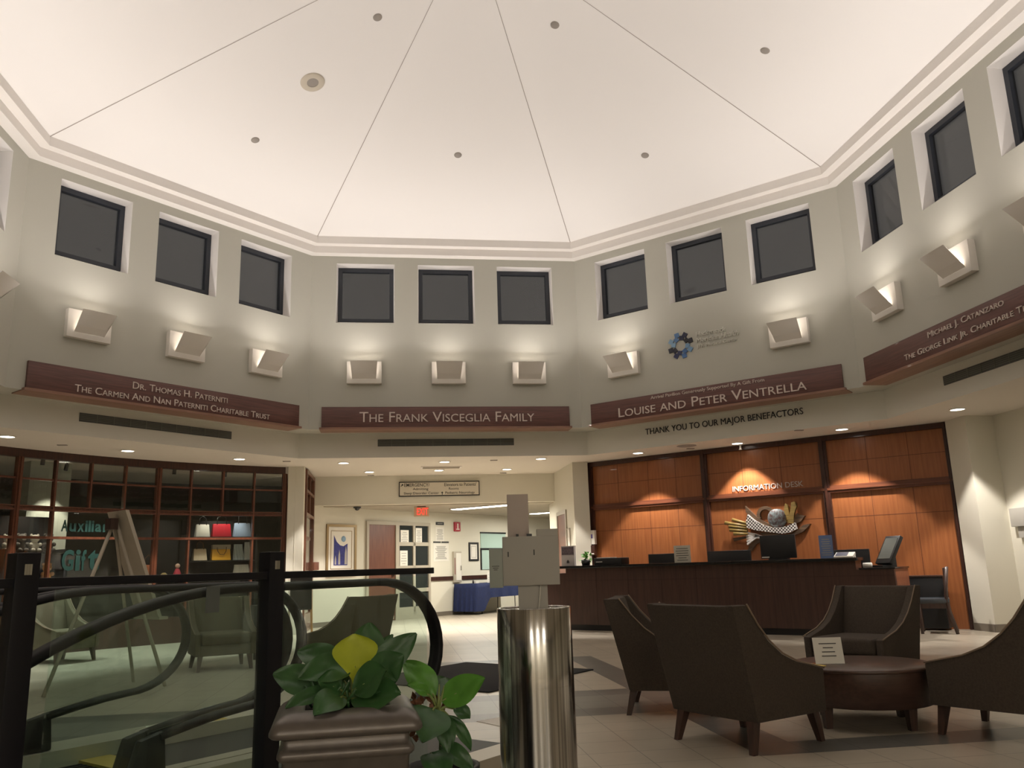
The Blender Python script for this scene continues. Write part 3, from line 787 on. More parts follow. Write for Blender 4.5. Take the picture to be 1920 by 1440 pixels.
# soffit fittings
t = thing('ceiling_register', 'rectangular air register in the soffit before the corridor', 'vent', (-0.02, 8.2, ZS))
m = MB(); m.box(-0.42, 0.42, -0.16, 0.16, -0.012, 0); m.build('frame', M_CORN, t)
m = MB()
for i in range(7): m.box(-0.38, 0.38, -0.13 + 0.038 * i, -0.118 + 0.038 * i, -0.02, -0.012)
m.build('slats', M_GREYMETAL, t)
for (x, y), lab in (((-6.12, 4.66), 'small sensor plate in the soffit over the left of the gift shop'), ((-2.99, 6.96), 'small sensor plate in the soffit above the left white pier'), ((0.96, 7.16), 'small sensor plate in the soffit before the corridor at right'), ((4.51, 5.79), 'small sensor plate in the soffit near the round speaker'), ((-1.5, 9.5), 'small sensor plate beside the corridor header at left'), ((1.43, 9.41), 'small sensor plate beside the corridor header at right'), ((5.65, 3.75), 'small sensor plate in the soffit over the right of the desk')):
    m = MB(); m.box(-0.07, 0.07, -0.03, 0.03, -0.012, 0)
    tag(m.build('sensor_plate', M_DISC, loc=(x, y, ZS)), lab, 'sensor', 'small sensor plates in the soffit')
t = thing('soffit_speaker', 'round speaker grille in the soffit over the left bay of the desk', 'speaker', (4.31, 5.44, ZS))
m = MB(); m.lathe([(0.0, -0.01), (0.15, -0.012), (0.175, -0.006), (0.18, 0)], n=28); m.build('grille', M_DISC, t)
t = thing('sprinkler_head', 'small white sprinkler hanging before the wood panel wall', 'sprinkler', (5.3, 5.35, ZS))
m = MB(); m.lathe([(0.05, 0), (0.05, -0.01), (0.018, -0.015), (0.016, -0.08), (0.03, -0.085), (0.03, -0.095), (0.0, -0.1)], n=14); m.build('body', M_PAPER, t)

# ------------------------------------------------------------------ gift shop front (arc about the hall's centre)
RS = 8.53
def arcbox(mb, a0, a1, r0, r1, z0, z1, mi=0, n=None):
    n = n or max(1, int(abs(a1 - a0) / 1.5))
    for i in range(n):
        b0 = a0 + (a1 - a0) * i / n; b1 = a0 + (a1 - a0) * (i + 1) / n
        mb.hexa([pol(b0, r0, z0), pol(b1, r0, z0), pol(b1, r1, z0), pol(b0, r1, z0), pol(b0, r0, z1), pol(b1, r0, z1), pol(b1, r1, z1), pol(b0, r1, z1)], mi)
sf = thing('window_shopfront', 'curved cherry framed gift shop window wall', 'shop window', (0, 0, 0), 0, kind='structure')
mull = [111.6 + 4.02 * k for k in range(15)]
deg = 1 / (RS * PI / 180)   # degrees per metre along the arc
m = MB(); arcbox(m, mull[0], mull[-1], RS - 0.05, RS + 0.06, 3.08, ZS); m.build('head_rail', M_DKWOOD, sf)
m = MB(); arcbox(m, mull[0], mull[-1], RS - 0.02, RS + 0.05, 2.735, 2.765); m.build('upper_transom', M_SHOPWOOD, sf)
m = MB(); arcbox(m, mull[0], mull[-1], RS - 0.05, RS + 0.06, 2.245, 2.27); arcbox(m, mull[0], mull[-1], RS - 0.02, RS + 0.05, 2.27, 2.31); arcbox(m, mull[0], mull[-1], RS - 0.05, RS + 0.06, 2.31, 2.325); m.build('main_transom', M_SHOPWOOD, sf)
m = MB(); arcbox(m, mull[0], mull[-1], RS - 0.06, RS + 0.06, 1.8, 1.84); m.build('lower_transom', M_SHOPWOOD, sf)
m = MB(); arcbox(m, mull[0], mull[-1], RS - 0.04, RS + 0.06, 0, 0.45); m.build('base_panel', M_DKWOOD, sf)
for k, a in enumerate(mull):
    thick = 0.085 if k % 4 == 0 else 0.03
    z0 = 0.45 if (k % 4 in (0, 1, 3) and k not in (5, 6)) else 2.31
    if k == 7: z0 = 0.45
    if k in (2,): z0 = 2.31
    if k in (3,): z0 = 0.45
    m = MB(); h = thick * deg / 2
    arcbox(m, a - h, a + h, RS - 0.05, RS + 0.05, z0, 3.08, n=1)
    if k % 4 == 0: arcbox(m, a - h * 0.3, a + h * 0.3, RS - 0.075, RS - 0.05, z0, 3.08, n=1)
    m.build('mullion', M_SHOPWOOD, sf)
m = MB(); arcbox(m, mull[0], mull[-1], RS + 0.0, RS + 0.008, 0.45, 3.08); m.build('glazing', M_SGLASS, sf)
# side window return of the shop along the corridor
sw = thing('window_shop_side', 'cherry framed shop side window beside the left pier', 'shop window', (-2.75, 8.02, 0), rad(90), kind='structure')
m = MB(); m.box(0, 1.67, -0.04, 0.06, 3.1, ZS - 0.03); m.box(0, 1.67, -0.04, 0.06, 0, 0.35); m.box(0, 0.1, -0.04, 0.06, 0.35, 3.1); m.box(1.52, 1.67, -0.04, 0.06, 0.35, 3.1)
m.box(0.78, 0.84, -0.03, 0.05, 2.3, 3.1)
for z in (2.73, 2.27): m.box(0.1, 1.52, -0.04, 0.05, z, z + 0.06)
m.box(0.1, 0.86, -0.04, 0.05, 1.8, 1.86)
m.build('frame', M_SHOPWOOD, sw)
m = MB(); m.box(0.1, 1.52, 0.0, 0.01, 0.35, 3.1); m.build('glazing', M_SGLASS, sw)
# interior shell of the shop
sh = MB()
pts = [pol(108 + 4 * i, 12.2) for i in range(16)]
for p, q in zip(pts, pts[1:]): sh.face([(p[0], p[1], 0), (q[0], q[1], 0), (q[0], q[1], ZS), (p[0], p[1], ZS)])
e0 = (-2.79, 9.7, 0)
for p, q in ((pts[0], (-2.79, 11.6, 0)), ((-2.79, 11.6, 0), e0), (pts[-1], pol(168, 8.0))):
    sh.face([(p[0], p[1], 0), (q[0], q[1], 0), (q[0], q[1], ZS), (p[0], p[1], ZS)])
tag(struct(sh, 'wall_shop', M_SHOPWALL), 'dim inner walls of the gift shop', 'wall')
dcol = MB(); arcbox(dcol, 134.2, 138.4, 9.75, 10.15, 0, ZS)
tag(struct(dcol, 'wall_shop_pier', mat('shop_pier_paint', lin(172, 176, 164), 0.9)), 'pale pier inside the gift shop behind the lettering', 'wall')
t = thing('shop_lettering', 'dark green serif lettering on the shop window glass', 'lettering', wloc(135, RS - 0.02, 0, 0), wrot(135))
M_GREEN = mat('shop_letter_green', lin(24, 62, 56), 0.5)
def arctext(body, a0, a1, z, h, bold):
    n = len(body)
    wts = [0.4 if ch in 'ilf' else 1.0 for ch in body]; tot = sum(wts); acc = 0
    for ch, wt in zip(body, wts):
        a = a0 + (a1 - a0) * (acc + wt / 2) / tot; acc += wt
        hh = h if ch.isupper() or ch in 'liftk' else h * 0.72
        wd = abs(a1 - a0) / tot * wt * 0.82 * RS * PI / 180
        L = Matrix.Rotation(-wrot(135), 4, 'Z') @ (Vector(pol(a, RS - 0.012, z - h / 2 + hh / 2)) - Vector(wloc(135, RS - 0.02, 0, 0)))
        o = text('letter', ch, t, L, wd, hh, M_GREEN, bold=bold, depth=0.004)
        o.rotation_euler = (PI / 2, 0, rad(a - 135))
arctext('Auxiliary', 138.7, 132.2, 2.02, 0.19, 0.03)
arctext('Gift', 138.4, 133.9, 1.46, 0.34, 0.03)

# shop shelves and goods
def shelf(label, a0, a1, r0, r1, zs, back=True):
    t = thing('display_shelf', label, 'shelf', (0, 0, 0))
    for z in zs:
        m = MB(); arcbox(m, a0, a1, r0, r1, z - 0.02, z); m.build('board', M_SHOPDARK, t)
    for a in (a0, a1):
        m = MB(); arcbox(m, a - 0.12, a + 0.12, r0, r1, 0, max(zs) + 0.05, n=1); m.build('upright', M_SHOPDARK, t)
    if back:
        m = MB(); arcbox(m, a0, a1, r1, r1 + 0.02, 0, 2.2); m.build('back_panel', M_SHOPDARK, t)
    return t
shelf('dark display shelf holding the handbags behind the shop window', 114.4, 122.6, 8.85, 9.35, (1.06, 1.43, 1.87))
shelf('dark display shelf holding plush toys at the left of the shop window', 137.0, 143.4, 8.75, 9.25, (1.12, 1.6), True)
shelf('dark low display shelf between handbags and pier', 123.0, 128.4, 8.8, 9.3, (1.1,))
def bag(label, a, R, z, w, h, d, m_, hm, flap=None, hang=False):
    t = thing('handbag', label, 'handbag', pol(a, R, z), rad(a - 90))
    m = MB(); m.hexa([(-w / 2, -d / 2, 0), (w / 2, -d / 2, 0), (w / 2, d / 2, 0), (-w / 2, d / 2, 0), (-w * 0.45, -d * 0.2, h), (w * 0.45, -d * 0.2, h), (w * 0.45, d * 0.2, h), (-w * 0.45, d * 0.2, h)])
    m.build('body', m_, t, bevel=0.015)
    if hang:
        m = MB(); m.tube([(-w * 0.25, -d * 0.3, h * 0.98), (-w * 0.22, -d * 0.55, h * 0.6), (-w * 0.1, -d * 0.62, h * 0.36), (w * 0.1, -d * 0.62, h * 0.36), (w * 0.22, -d * 0.55, h * 0.6), (w * 0.25, -d * 0.3, h * 0.98)], 0.007); m.build('handle', hm, t)
    else:
        m = MB(); m.tube([(-w * 0.25, -d * 0.2, h * 0.95), (-w * 0.22, -d * 0.1, h * 1.45), (0, 0, h * 1.65), (w * 0.22, -d * 0.1, h * 1.45), (w * 0.25, -d * 0.2, h * 0.95)], 0.008); m.build('handle', hm, t)
    if flap:
        m = MB(); m.box(-w * 0.47, w * 0.47, -d * 0.42, d * 0.2, h * 0.72, h * 1.01); m.build('flap', flap, t, bevel=0.01)
    return t
bag('white handbag on the top bag shelf of the shop', 120.85, 9.02, 1.872, 0.27, 0.24, 0.13, mat('bag_white', lin(236, 236, 228), 0.6), M_BLACK)
bag('red handbag between white and pale blue bags', 118.55, 9.02, 1.872, 0.37, 0.25, 0.14, mat('bag_red', lin(206, 40, 60), 0.5), M_BLACK)
bag('pale blue handbag on the top bag shelf of the shop', 116.0, 9.02, 1.872, 0.33, 0.27, 0.14, mat('bag_blue', lin(172, 196, 228), 0.55), M_VENT)
bag('mustard yellow handbag with grey flap on the middle bag shelf', 118.55, 9.0, 1.432, 0.37, 0.29, 0.15, mat('bag_yellow', lin(226, 166, 40), 0.5), mat('bag_strap', lin(96, 66, 30), 0.6), mat('bag_flap', lin(150, 138, 118), 0.6), hang=True)
bag('beige slouchy handbag left of the yellow one', 121.1, 9.0, 1.432, 0.26, 0.22, 0.16, mat('bag_beige', lin(206, 186, 156), 0.7), mat('bag_strap', lin(96, 66, 30), 0.6))
bag('terracotta tote bag on the low shop shelf', 127.05, 9.0, 1.102, 0.28, 0.27, 0.15, mat('bag_terracotta', lin(206, 126, 88), 0.7), mat('bag_strap', lin(96, 66, 30), 0.6))
for i, (a, z, w, h, lab) in enumerate(((116.4, 1.432, 0.2, 0.3, 'grey folded garment standing on the middle bag shelf'), (115.3, 1.432, 0.12, 0.34, 'slim pale garment leaning at the end of the middle bag shelf'), (115.9, 1.062, 0.34, 0.28, 'draped white cloth on the lowest bag shelf'))):
    t = thing('folded_garment', lab, 'clothing', pol(a, 9.0, z), rad(a - 90))
    rows = []
    for j in range(6):
        f = j / 5
        rows.append([((k / 12 - 0.5) * w * (1 - 0.2 * f), -0.06 * (1 - f) + 0.015 * math.sin(k * 1.9 + j), h * f) for k in range(13)])
    m = MB(); m.grid(rows); m.grid([[(x, y + 0.05, z_) for x, y, z_ in r] for r in rows]); m.build('cloth', mat('cloth_%d' % i, (lin(170, 180, 178), lin(196, 198, 194), lin(222, 220, 210))[i], 0.9), t)
def plush(label, a, R, z, s, m_, m2, group, hood=False):
    t = thing('plush_toy', label, 'plush toy', pol(a, R, z), rad(a - 90), group)
    m = MB(); m.sphere((0, 0, 0.11 * s), 0.095 * s, 0.085 * s, 0.115 * s); m.build('body', m_, t)
    m = MB(); m.sphere((0, -0.02 * s, 0.27 * s), 0.085 * s, 0.08 * s, 0.08 * s); hd = m.build('head', m_, t)
    m = MB(); m.sphere((0, -0.095 * s, 0.25 * s), 0.035 * s, 0.03 * s, 0.028 * s); m.build('muzzle', m2, hd)
    for sx in (-1, 1):
        m = MB(); m.sphere((sx * 0.065 * s, 0, 0.335 * s), 0.03 * s, 0.018 * s, 0.03 * s); m.build('ear', m_, hd)
        m = MB(); m.sphere((sx * 0.09 * s, -0.05 * s, 0.15 * s), 0.035 * s, 0.06 * s, 0.04 * s); m.build('arm', m_, t)
        m = MB(); m.sphere((sx * 0.06 * s, -0.09 * s, 0.04 * s), 0.042 * s, 0.07 * s, 0.042 * s); m.build('leg', m_, t)
g1 = mat('plush_grey', lin(136, 132, 128), 0.95, bump=0.5, bscale=200); g2 = mat('plush_white', lin(232, 226, 214), 0.95, bump=0.5, bscale=200); g3 = mat('plush_dark', lin(92, 88, 84), 0.95, bump=0.5, bscale=200)
b1 = mat('bear_orange', lin(222, 160, 84), 0.95, bump=0.5, bscale=200); b2 = mat('bear_muzzle', lin(236, 196, 140), 0.95)
for a, z, s, mm, lab in ((142.6, 1.602, 0.8, g2, 'white plush toy at the left end of the upper toy shelf'), (141.2, 1.602, 0.85, g1, 'grey plush toy beside the white one on the upper toy shelf'), (139.85, 1.602, 0.82, g2, 'white plush toy second from right on the upper toy shelf'), (138.4, 1.602, 0.85, g3, 'dark grey plush toy at the right end of the upper toy shelf')):
    plush(lab, a, 8.95, z, s, mm, g2, 'plush toys on the upper shelf')
for a, lab in ((143.0, 'orange teddy bear at the left edge of the photo'), (141.5, 'orange teddy bear left of the first railing post'), (140.2, 'orange teddy bear behind the first railing post'), (138.3, 'orange teddy bear right of the first railing post')):
    plush(lab, a, 8.95, 1.122, 0.85, b1, b2, 'orange teddy bears on the lower shelf')
t = thing('doll_figure', 'pink doll figure on the low shop shelf', 'doll', pol(123.6, 9.0, 1.102), rad(33))
m = MB(); m.lathe([(0.0, 0), (0.09, 0), (0.07, 0.1), (0.035, 0.19), (0.0, 0.2)], n=14); m.build('dress', mat('doll_pink', lin(236, 92, 112), 0.7), t)
m = MB(); m.sphere((0, 0, 0.24), 0.045); m.build('head', mat('doll_face', lin(236, 200, 180), 0.7), t)
t = thing('knit_hat', 'pale straw knit hat beside the pink doll', 'hat', pol(125.15, 9.0, 1.102), 0)
m = MB(); m.lathe([(0.12, 0), (0.125, 0.01), (0.07, 0.02), (0.06, 0.09), (0.03, 0.12), (0.0, 0.125)], n=18); m.build('crown', mat('hat_straw', lin(206, 186, 130), 0.8), t)
t = thing('table_lamp', 'pale table lamp deep in the dim shop', 'lamp', pol(127.0, 10.0, 1.35), 0)
m = MB(); m.lathe([(0.0, 0), (0.09, 0), (0.05, 0.05), (0.075, 0.16), (0.04, 0.3), (0.015, 0.42), (0, 0.42)], n=16); m.build('base', mat('lamp_base_pale', lin(190, 192, 188), 0.4), t)
m = MB(); m.lathe([(0.2, 0.4), (0.12, 0.66)], n=18); m.build('shade', M_SHOPWALL, t)
t = thing('lamp_stand', 'dark plinth carrying the shop table lamp', 'plinth', pol(127.0, 10.0, 0), 0)
m = MB(); m.box(-0.22, 0.22, -0.22, 0.22, 0, 1.35); m.build('plinth', M_SHOPDARK, t, bevel=0.01)
for a, R, lab, aim, e in ((119.0, 8.72, 'spot light inside the shop aimed at the handbags', (118.5, 9.05, 1.6), 1.0), (140.5, 8.72, 'spot light inside the shop aimed at the plush toys', (140.3, 9.0, 1.35), 0.8), (136.3, 9.2, 'spot light inside the shop washing the pale pier', (136.3, 9.8, 1.3), 1.6), (125.3, 8.72, 'spot light inside the shop aimed at the low shelf', (125.0, 9.0, 1.15), 0.45)):
    p = pol(a, R, ZS); q = pol(*aim)
    t = thing('track_spotlight', lab, 'spot light', p)
    m = MB(); m.tube([(0, 0, 0), (0, 0, -0.1)], 0.015); m.build('stem', M_BLACK, t)
    d = Vector(q) - Vector(p) - Vector((0, 0, -0.14))
    m = MB(); m.tube([(0, 0, -0.08), tuple(Vector((0, 0, -0.08)) + d.normalized() * 0.12)], 0.035); m.build('can', M_BLACK, t)
    l = lamp('bulb', 'SPOT', t, tuple(Vector((0, 0, -0.08)) + d.normalized() * 0.14), E_SHOP * e, (1, 0.9, 0.74), spot_size=rad(62), spot_blend=0.6, shadow_soft_size=0.02)
    l.rotation_euler = d.to_track_quat('-Z', 'Y').to_euler()

# ------------------------------------------------------------------ wood panel wall behind the information desk (45 degree bay)
PO = 7.68; R45 = wrot(45)
pw = thing('wall_panel', 'cherry wood panelled wall behind the information desk', 'panelling', wloc(45, PO), R45, kind='structure')
bays = [(-3.38, -0.83), (-0.83, 1.39), (1.39, 3.36)]
ms = [[-2.72, -2.04, -1.44], [-0.1, 0.62], [2.1, 2.75]]
for b, (a0, a1) in enumerate(bays):
    for (z0, z1, zs) in ((0, 2.22, 1.8), (2.34, ZS, 2.74)):
        xs = [a0] + ms[b] + [a1]
        m = MB(); m.box(a0, a1, 0.0, 0.04, z0, z1); m.build('panel', M_PANEL, pw)
        m = MB(); m.box(a0, a1, -0.0015, 0, zs - 0.004, zs + 0.004)
        for x in ms[b]: m.box(x - 0.004, x + 0.004, -0.0015, 0, z0, z1)
        m.build('seams', M_PANELSEAM, pw)
for x, w in ((-3.36, 0.11), (-0.83, 0.12), (1.39, 0.12), (3.33, 0.05)):
    m = MB(); m.box(x - w / 2, x + w / 2, -0.06, 0, 0, ZS - 0.02); m.box(x - w / 6, x + w / 6, -0.085, -0.06, 0, ZS - 0.02); m.build('stile', M_DKWOOD, pw)
m = MB(); m.box(-3.36, 3.35, -0.055, 0, 2.22, 2.26); m.box(-3.36, 3.35, -0.075, 0, 2.26, 2.3); m.box(-3.36, 3.35, -0.055, 0, 2.3, 2.34); m.build('rail', wood('panel_rail_wood', lin(116, 68, 46), lin(92, 52, 36), 0.35, 'x'), pw)
m = MB(); m.box(-3.38, 3.36, -0.07, 0, 3.12, ZS - 0.005); m.build('crown', M_DKWOOD, pw)
bkw = MB(); bkw.box(-3.7, 3.9, 0.04, 0.2, 0, ZS)
struct(bkw, 'wall_behind_panel', M_CREAM, loc=wloc(45, PO), rotz=R45); tag(bpy.data.objects['wall_behind_panel'], 'plaster wall carrying the wood panels', 'wall', kind='structure')
t = thing('desk_lettering', 'pale capital lettering on the wood panel wall above the sculpture', 'lettering', wloc(45, PO), R45)
text('lettering', 'INFORMATION DESK', t, (0.34, 0, 2.42), 1.3, 0.095, M_LETTER, depth=0.015)

# wall sculpture
st = thing('wall_sculpture', 'wood and mosaic relief sculpture on the middle panel', 'sculpture', wloc(45, PO), R45)
def scp(cx, cy):
    px = 1340 + cx / 9.6; py = 920 + cy / 9.6
    return (-0.5 + (px - 1359) * 0.00975, 2.10 - (py - 948) * 0.00944 - (px - 1402) * 0.0005)
def relief(name, poly, y0, y1, m_, parent=None):
    m = MB(); m.prism([scp(*p) for p in poly], lambda u, v, w: (u, w, v), y0, y1)
    return m.build(name, m_, parent or st)
M_BRZ = wood('sculpture_dark_wood', lin(104, 80, 58), lin(70, 54, 42), 0.5, 'x')
M_OLV = wood('sculpture_olive_wood', lin(150, 124, 66), lin(116, 96, 50), 0.5, 'x')
M_PLAID = checker_mat('sculpture_plaid', lin(226, 222, 216), lin(60, 50, 48), 34)
M_STRIPE = mat('sculpture_white', lin(222, 218, 214), 0.6)
for i, (bx, by, tx, ty, r) in enumerate(((640, 600, 350, 520, 26), (620, 640, 215, 580, 30), (620, 680, 285, 645, 28), (620, 730, 300, 710, 28), (620, 780, 370, 780, 28))):
    (x0_, z0_), (x1_, z1_) = scp(bx, by), scp(tx, ty)
    m = MB(); m.tube([(x0_, -0.1, z0_), (x1_, -0.1 - 0.01 * i, z1_)], r * 0.001, 10, radii=[r * 0.0009, r * 0.00125]); m.build('reed', M_OLV, st)
relief('lower_arm', [(330, 860), (600, 810), (600, 850), (340, 915)], -0.09, -0.02, M_BRZ)
relief('crescent', [(600, 270), (700, 380), (820, 500), (980, 590), (1200, 640), (1200, 700), (950, 680), (740, 590), (640, 440), (605, 380)], -0.07, 0, M_BRZ)
relief('cloth_fan', [(655, 430), (780, 545), (920, 620), (1050, 660), (1200, 665), (1340, 640), (1480, 580), (1500, 690), (1380, 750), (1240, 775), (1000, 745), (780, 715), (620, 670), (612, 560)], -0.13, -0.07, M_PLAID)
for i in range(5):
    y = 740 + i * 52
    relief('cloth_strip', [(585, y), (590, y + 34), (760, 800 + i * 14), (900, 838 + i * 6), (900, 822 + i * 6), (760, 776 + i * 12)], -0.11, -0.05, M_STRIPE)
relief('lower_sweep', [(840, 760), (1100, 765), (1320, 815), (1200, 830), (900, 820)], -0.1, -0.04, M_BRZ)
relief('tail', [(1480, 720), (1600, 620), (1720, 598), (1690, 640), (1580, 740), (1400, 810), (1300, 800)], -0.08, 0, M_BRZ)
relief('foot', [(565, 1090), (620, 980), (760, 880), (900, 850), (880, 890), (740, 960), (640, 1090)], -0.07, 0, M_BRZ)
relief('feather', [(1290, 560), (1290, 330), (1320, 235), (1360, 270), (1380, 560)], -0.06, 0, M_OLV)
relief('feather', [(1340, 580), (1420, 330), (1440, 225), (1500, 205), (1525, 290), (1470, 420), (1440, 600)], -0.1, -0.03, M_OLV)
relief('feather', [(1400, 600), (1510, 410), (1540, 440), (1640, 460), (1560, 560), (1480, 590)], -0.075, 0, M_BRZ)
cx, cz = scp(1150, 500)
m = MB(); m.lathe([(0.0, -0.105), (0.09, -0.1), (0.15, -0.085), (0.168, -0.06), (0.168, 0)], (cx, 0, cz), 30, ax='y'); m.build('mosaic_disc', mat('sculpture_mosaic', lin(112, 124, 126), 0.5, col2=lin(74, 44, 40), nscale=22), st)
cx, cz = scp(945, 440)
m = MB()
rows = []
for k in range(25):
    a = rad(-20 + 230 * k / 24); r0_, r1_ = 0.1, 0.158
    c_, s_ = math.cos(a), math.sin(a)
    rows.append([(cx + r0_ * c_, -0.05, cz + r0_ * s_), (cx + r1_ * c_, -0.05, cz + r1_ * s_), (cx + r1_ * c_, 0, cz + r1_ * s_), (cx + r0_ * c_, 0, cz + r0_ * s_)])
m.grid(rows, close_v=True, smooth=False); m.build('ring', M_BRZ, st)
# ------------------------------------------------------------------ information desk
desk = thing('information_desk', 'long dark mahogany information desk with black counter', 'desk', wloc(45, 0), R45)
m = MB(); m.box(-2.9, 2.2, 5.9, 5.98, 0.1, 1.08); m.build('front_panel', M_DESK, desk)
m = MB(); m.box(2.2, 2.72, 5.9, 5.98, 0.1, 0.95); m.build('low_front_panel', M_DESK, desk)
m = MB()
for i in range(1, 8): m.box(-2.9 + 0.64 * i - 0.003, -2.9 + 0.64 * i + 0.003, 5.897, 5.9, 0.1, 1.08)
m.box(-2.9, 2.72, 5.897, 5.9, 0.86, 0.866)
m.build('seams', mat('desk_seam', lin(50, 30, 26), 0.6), desk)
m = MB(); m.box(2.64, 2.72, 5.98, 6.75, 0.1, 0.95); m.build('end_panel', wood('desk_end_lit_wood', lin(150, 96, 68), lin(128, 78, 56), 0.4, 'z'), desk)  # end wood made lighter to show light falling on this side
m = MB(); m.box(-3.5, -2.9, 6.1, 6.16, 0.1, 0.98); m.box(-3.5, -3.44, 6.16, 6.9, 0.1, 0.98); m.build('side_wing', M_DESK, desk)
m = MB(); m.box(-3.55, -2.9, 6.06, 6.95, 0.98, 1.0); m.build('wing_top', M_DESK, desk)
m = MB(); m.box(-2.9, 2.64, 5.96, 6.04, 0, 0.1); m.box(2.6, 2.66, 6.04, 6.7, 0, 0.1); m.build('toe_kick', M_BLACK, desk)
m = MB(); m.box(-2.98, 2.24, 5.82, 6.2, 1.08, 1.127); m.build('counter_top', M_COUNTER, desk, bevel=0.006)
m = MB(); m.box(2.24, 2.74, 5.88, 6.75, 0.95, 0.975); m.build('low_counter_top', M_COUNTER, desk, bevel=0.004)
m = MB(); m.box(-2.9, 2.6, 6.2, 6.75, 0.73, 0.76); m.build('work_surface', M_COUNTER, desk)
m = MB(); m.box(-2.9, -2.86, 5.98, 6.7, 0.1, 1.08); m.box(2.16, 2.2, 5.98, 6.2, 0.1, 1.08); m.build('cheek', M_DESK, desk)
m = MB(); m.box(-2.9, 2.6, 6.71, 6.75, 0, 0.73); m.build('back_support', M_DESK, desk)
def dsk(name, label, cat, al, off, z, rz=0.0, group=None): return thing(name, label, cat, wloc(45, off, al, z), R45 + rz, group)
ZCN = 1.127
def monitor(label, al, off, z0, w, h, base=0.76):
    t = dsk('computer_monitor', label, 'monitor', al, off, base)
    m = MB(); m.box(-w / 2, w / 2, -0.02, 0.02, z0, z0 + h); m.build('screen_housing', M_BLACK, t, bevel=0.008)
    m = MB(); m.box(-w / 2 + 0.015, w / 2 - 0.015, 0.02, 0.024, z0 + 0.015, z0 + h - 0.015); m.build('screen', M_SCREEN, t)
    m = MB(); m.box(-0.03, 0.03, -0.05, -0.02, 0.01, z0 + h * 0.5); m.build('stand', M_BLACK, t)
    m = MB(); m.box(-0.12, 0.12, -0.1, 0.1, 0, 0.012); m.build('base', M_BLACK, t)
monitor('black monitor behind the desk left of the paper sign', -1.2, 6.45, 0.2, 0.56, 0.33)
monitor('wide black monitor behind the middle of the desk', 0.03, 6.45, 0.2, 0.76, 0.34)
monitor('black monitor behind the right of the desk beside the blue sign', 1.9, 6.5, 0.18, 0.72, 0.31)
t = dsk('display_monitor', 'large black monitor back standing highest on the counter', 'monitor', 1.02, 6.05, ZCN)
m = MB(); m.box(-0.28, 0.28, -0.025, 0.02, 0.02, 0.38); m.build('screen_housing', M_BLACK, t, bevel=0.008)
m = MB(); m.box(-0.15, 0.15, -0.06, 0.06, 0, 0.02); m.build('base', M_BLACK, t)
m = MB(); m.box(-0.265, -0.145, -0.029, -0.025, 0.035, 0.05); m.build('white_label', M_PAPER, t)
sheet('counter_sign', 'grey printed sign standing on the counter left of the middle monitor', wloc(45, 5.95, -0.58, ZCN), R45, 0.3, 0.28, 'sign', 6, True, col=mat('grey_sign_paper', lin(182, 176, 162), 0.8))
t = sheet('counter_sign', 'blue printed sign standing on the counter near its right end', wloc(45, 5.95, 1.79, ZCN), R45, 0.2, 0.34, 'sign', 8, None, col=mat('blue_sign_paper', lin(98, 118, 160), 0.7))
t = dsk('brochure_holder', 'brochure holder at the left end of the counter', 'brochure holder', -2.86, 5.95, ZCN)
m = MB(); m.box(-0.14, 0.14, -0.02, 0.04, 0, 0.36); m.build('holder', mat('brochure_grey', lin(178, 172, 170), 0.5), t)
m = MB(); m.box(-0.13, 0.13, -0.024, -0.02, 0.2, 0.34); m.build('photo_strip', mat('brochure_photo', lin(110, 96, 104), 0.5, noise=0.5, nscale=30), t)
m = MB(); m.prism([(-0.03, 0.05), (0.03, 0.05), (0.025, 0.09), (0.0, 0.11), (-0.025, 0.09)], lambda u, v, w: (u, w, v), -0.023, -0.02); m.build('emblem', M_INK, t)
t = dsk('potted_plant', 'small leafy plant in black pot between brochures and printer', 'plant', -2.52, 6.0, ZCN)
m = MB(); m.lathe([(0.0, 0), (0.07, 0), (0.09, 0.1), (0.08, 0.1), (0.0, 0.09)], n=16); m.build('pot', M_BLACK, t)
m = MB(); random.seed(4)
for i in range(46):
    a = random.uniform(0, 2 * PI); r_ = random.uniform(0.0, 0.15); z_ = random.uniform(0.09, 0.24) - r_ * 0.3
    c_ = Vector((r_ * math.cos(a), r_ * math.sin(a), z_)); u_ = Vector((random.uniform(-1, 1), random.uniform(-1, 1), random.uniform(-.5, .5))).normalized() * 0.04; v_ = u_.cross(Vector((random.uniform(-1, 1), random.uniform(-1, 1), 1))).normalized() * 0.026
    m.face([c_ - u_, c_ - v_ * 0.9, c_ + u_, c_ + v_ * 0.9])
o = m.build('foliage', M_LEAFB, t, weld=False); o['kind'] = 'stuff'
t = dsk('desk_printer', 'low black printer with grey paper tray on the counter', 'printer', -2.0, 6.05, ZCN)
m = MB(); m.box(-0.3, 0.27, -0.14, 0.14, 0, 0.12); m.build('body', M_BLACK, t, bevel=0.015)
m = MB(); m.box(-0.26, 0.05, -0.1, 0.08, 0.12, 0.132); m.build('paper', M_PAPER, t)
m = MB(); m.box(-0.25, -0.12, -0.145, -0.14, 0.05, 0.06); m.build('white_label', M_PAPER, t)
t = dsk('desk_phone', 'white desk telephone with dark display on the counter', 'telephone', 2.03, 6.0, ZCN)
R = Matrix.Rotation(rad(22), 4, 'X')
m = MB(); m.box(-0.14, 0.14, -0.07, 0.1, 0.01, 0.05, M=R); m.build('body', M_PAPER, t, bevel=0.008)
m = MB(); m.box(-0.12, 0.05, -0.05, 0.08, 0.05, 0.054, M=R); m.build('display', mat('phone_display', lin(66, 70, 92), 0.3), t)
m = MB(); m.box(-0.13, 0.13, 0.06, 0.1, 0, 0.045); m.build('foot', M_PAPER, t)
t = dsk('touch_terminal', 'tilted black touch terminal on the low right counter', 'terminal', 2.5, 6.2, 0.975, rad(-38))
R = Matrix.Translation((0.02, -0.02, 0.06)) @ Matrix.Rotation(rad(-32), 4, 'X')
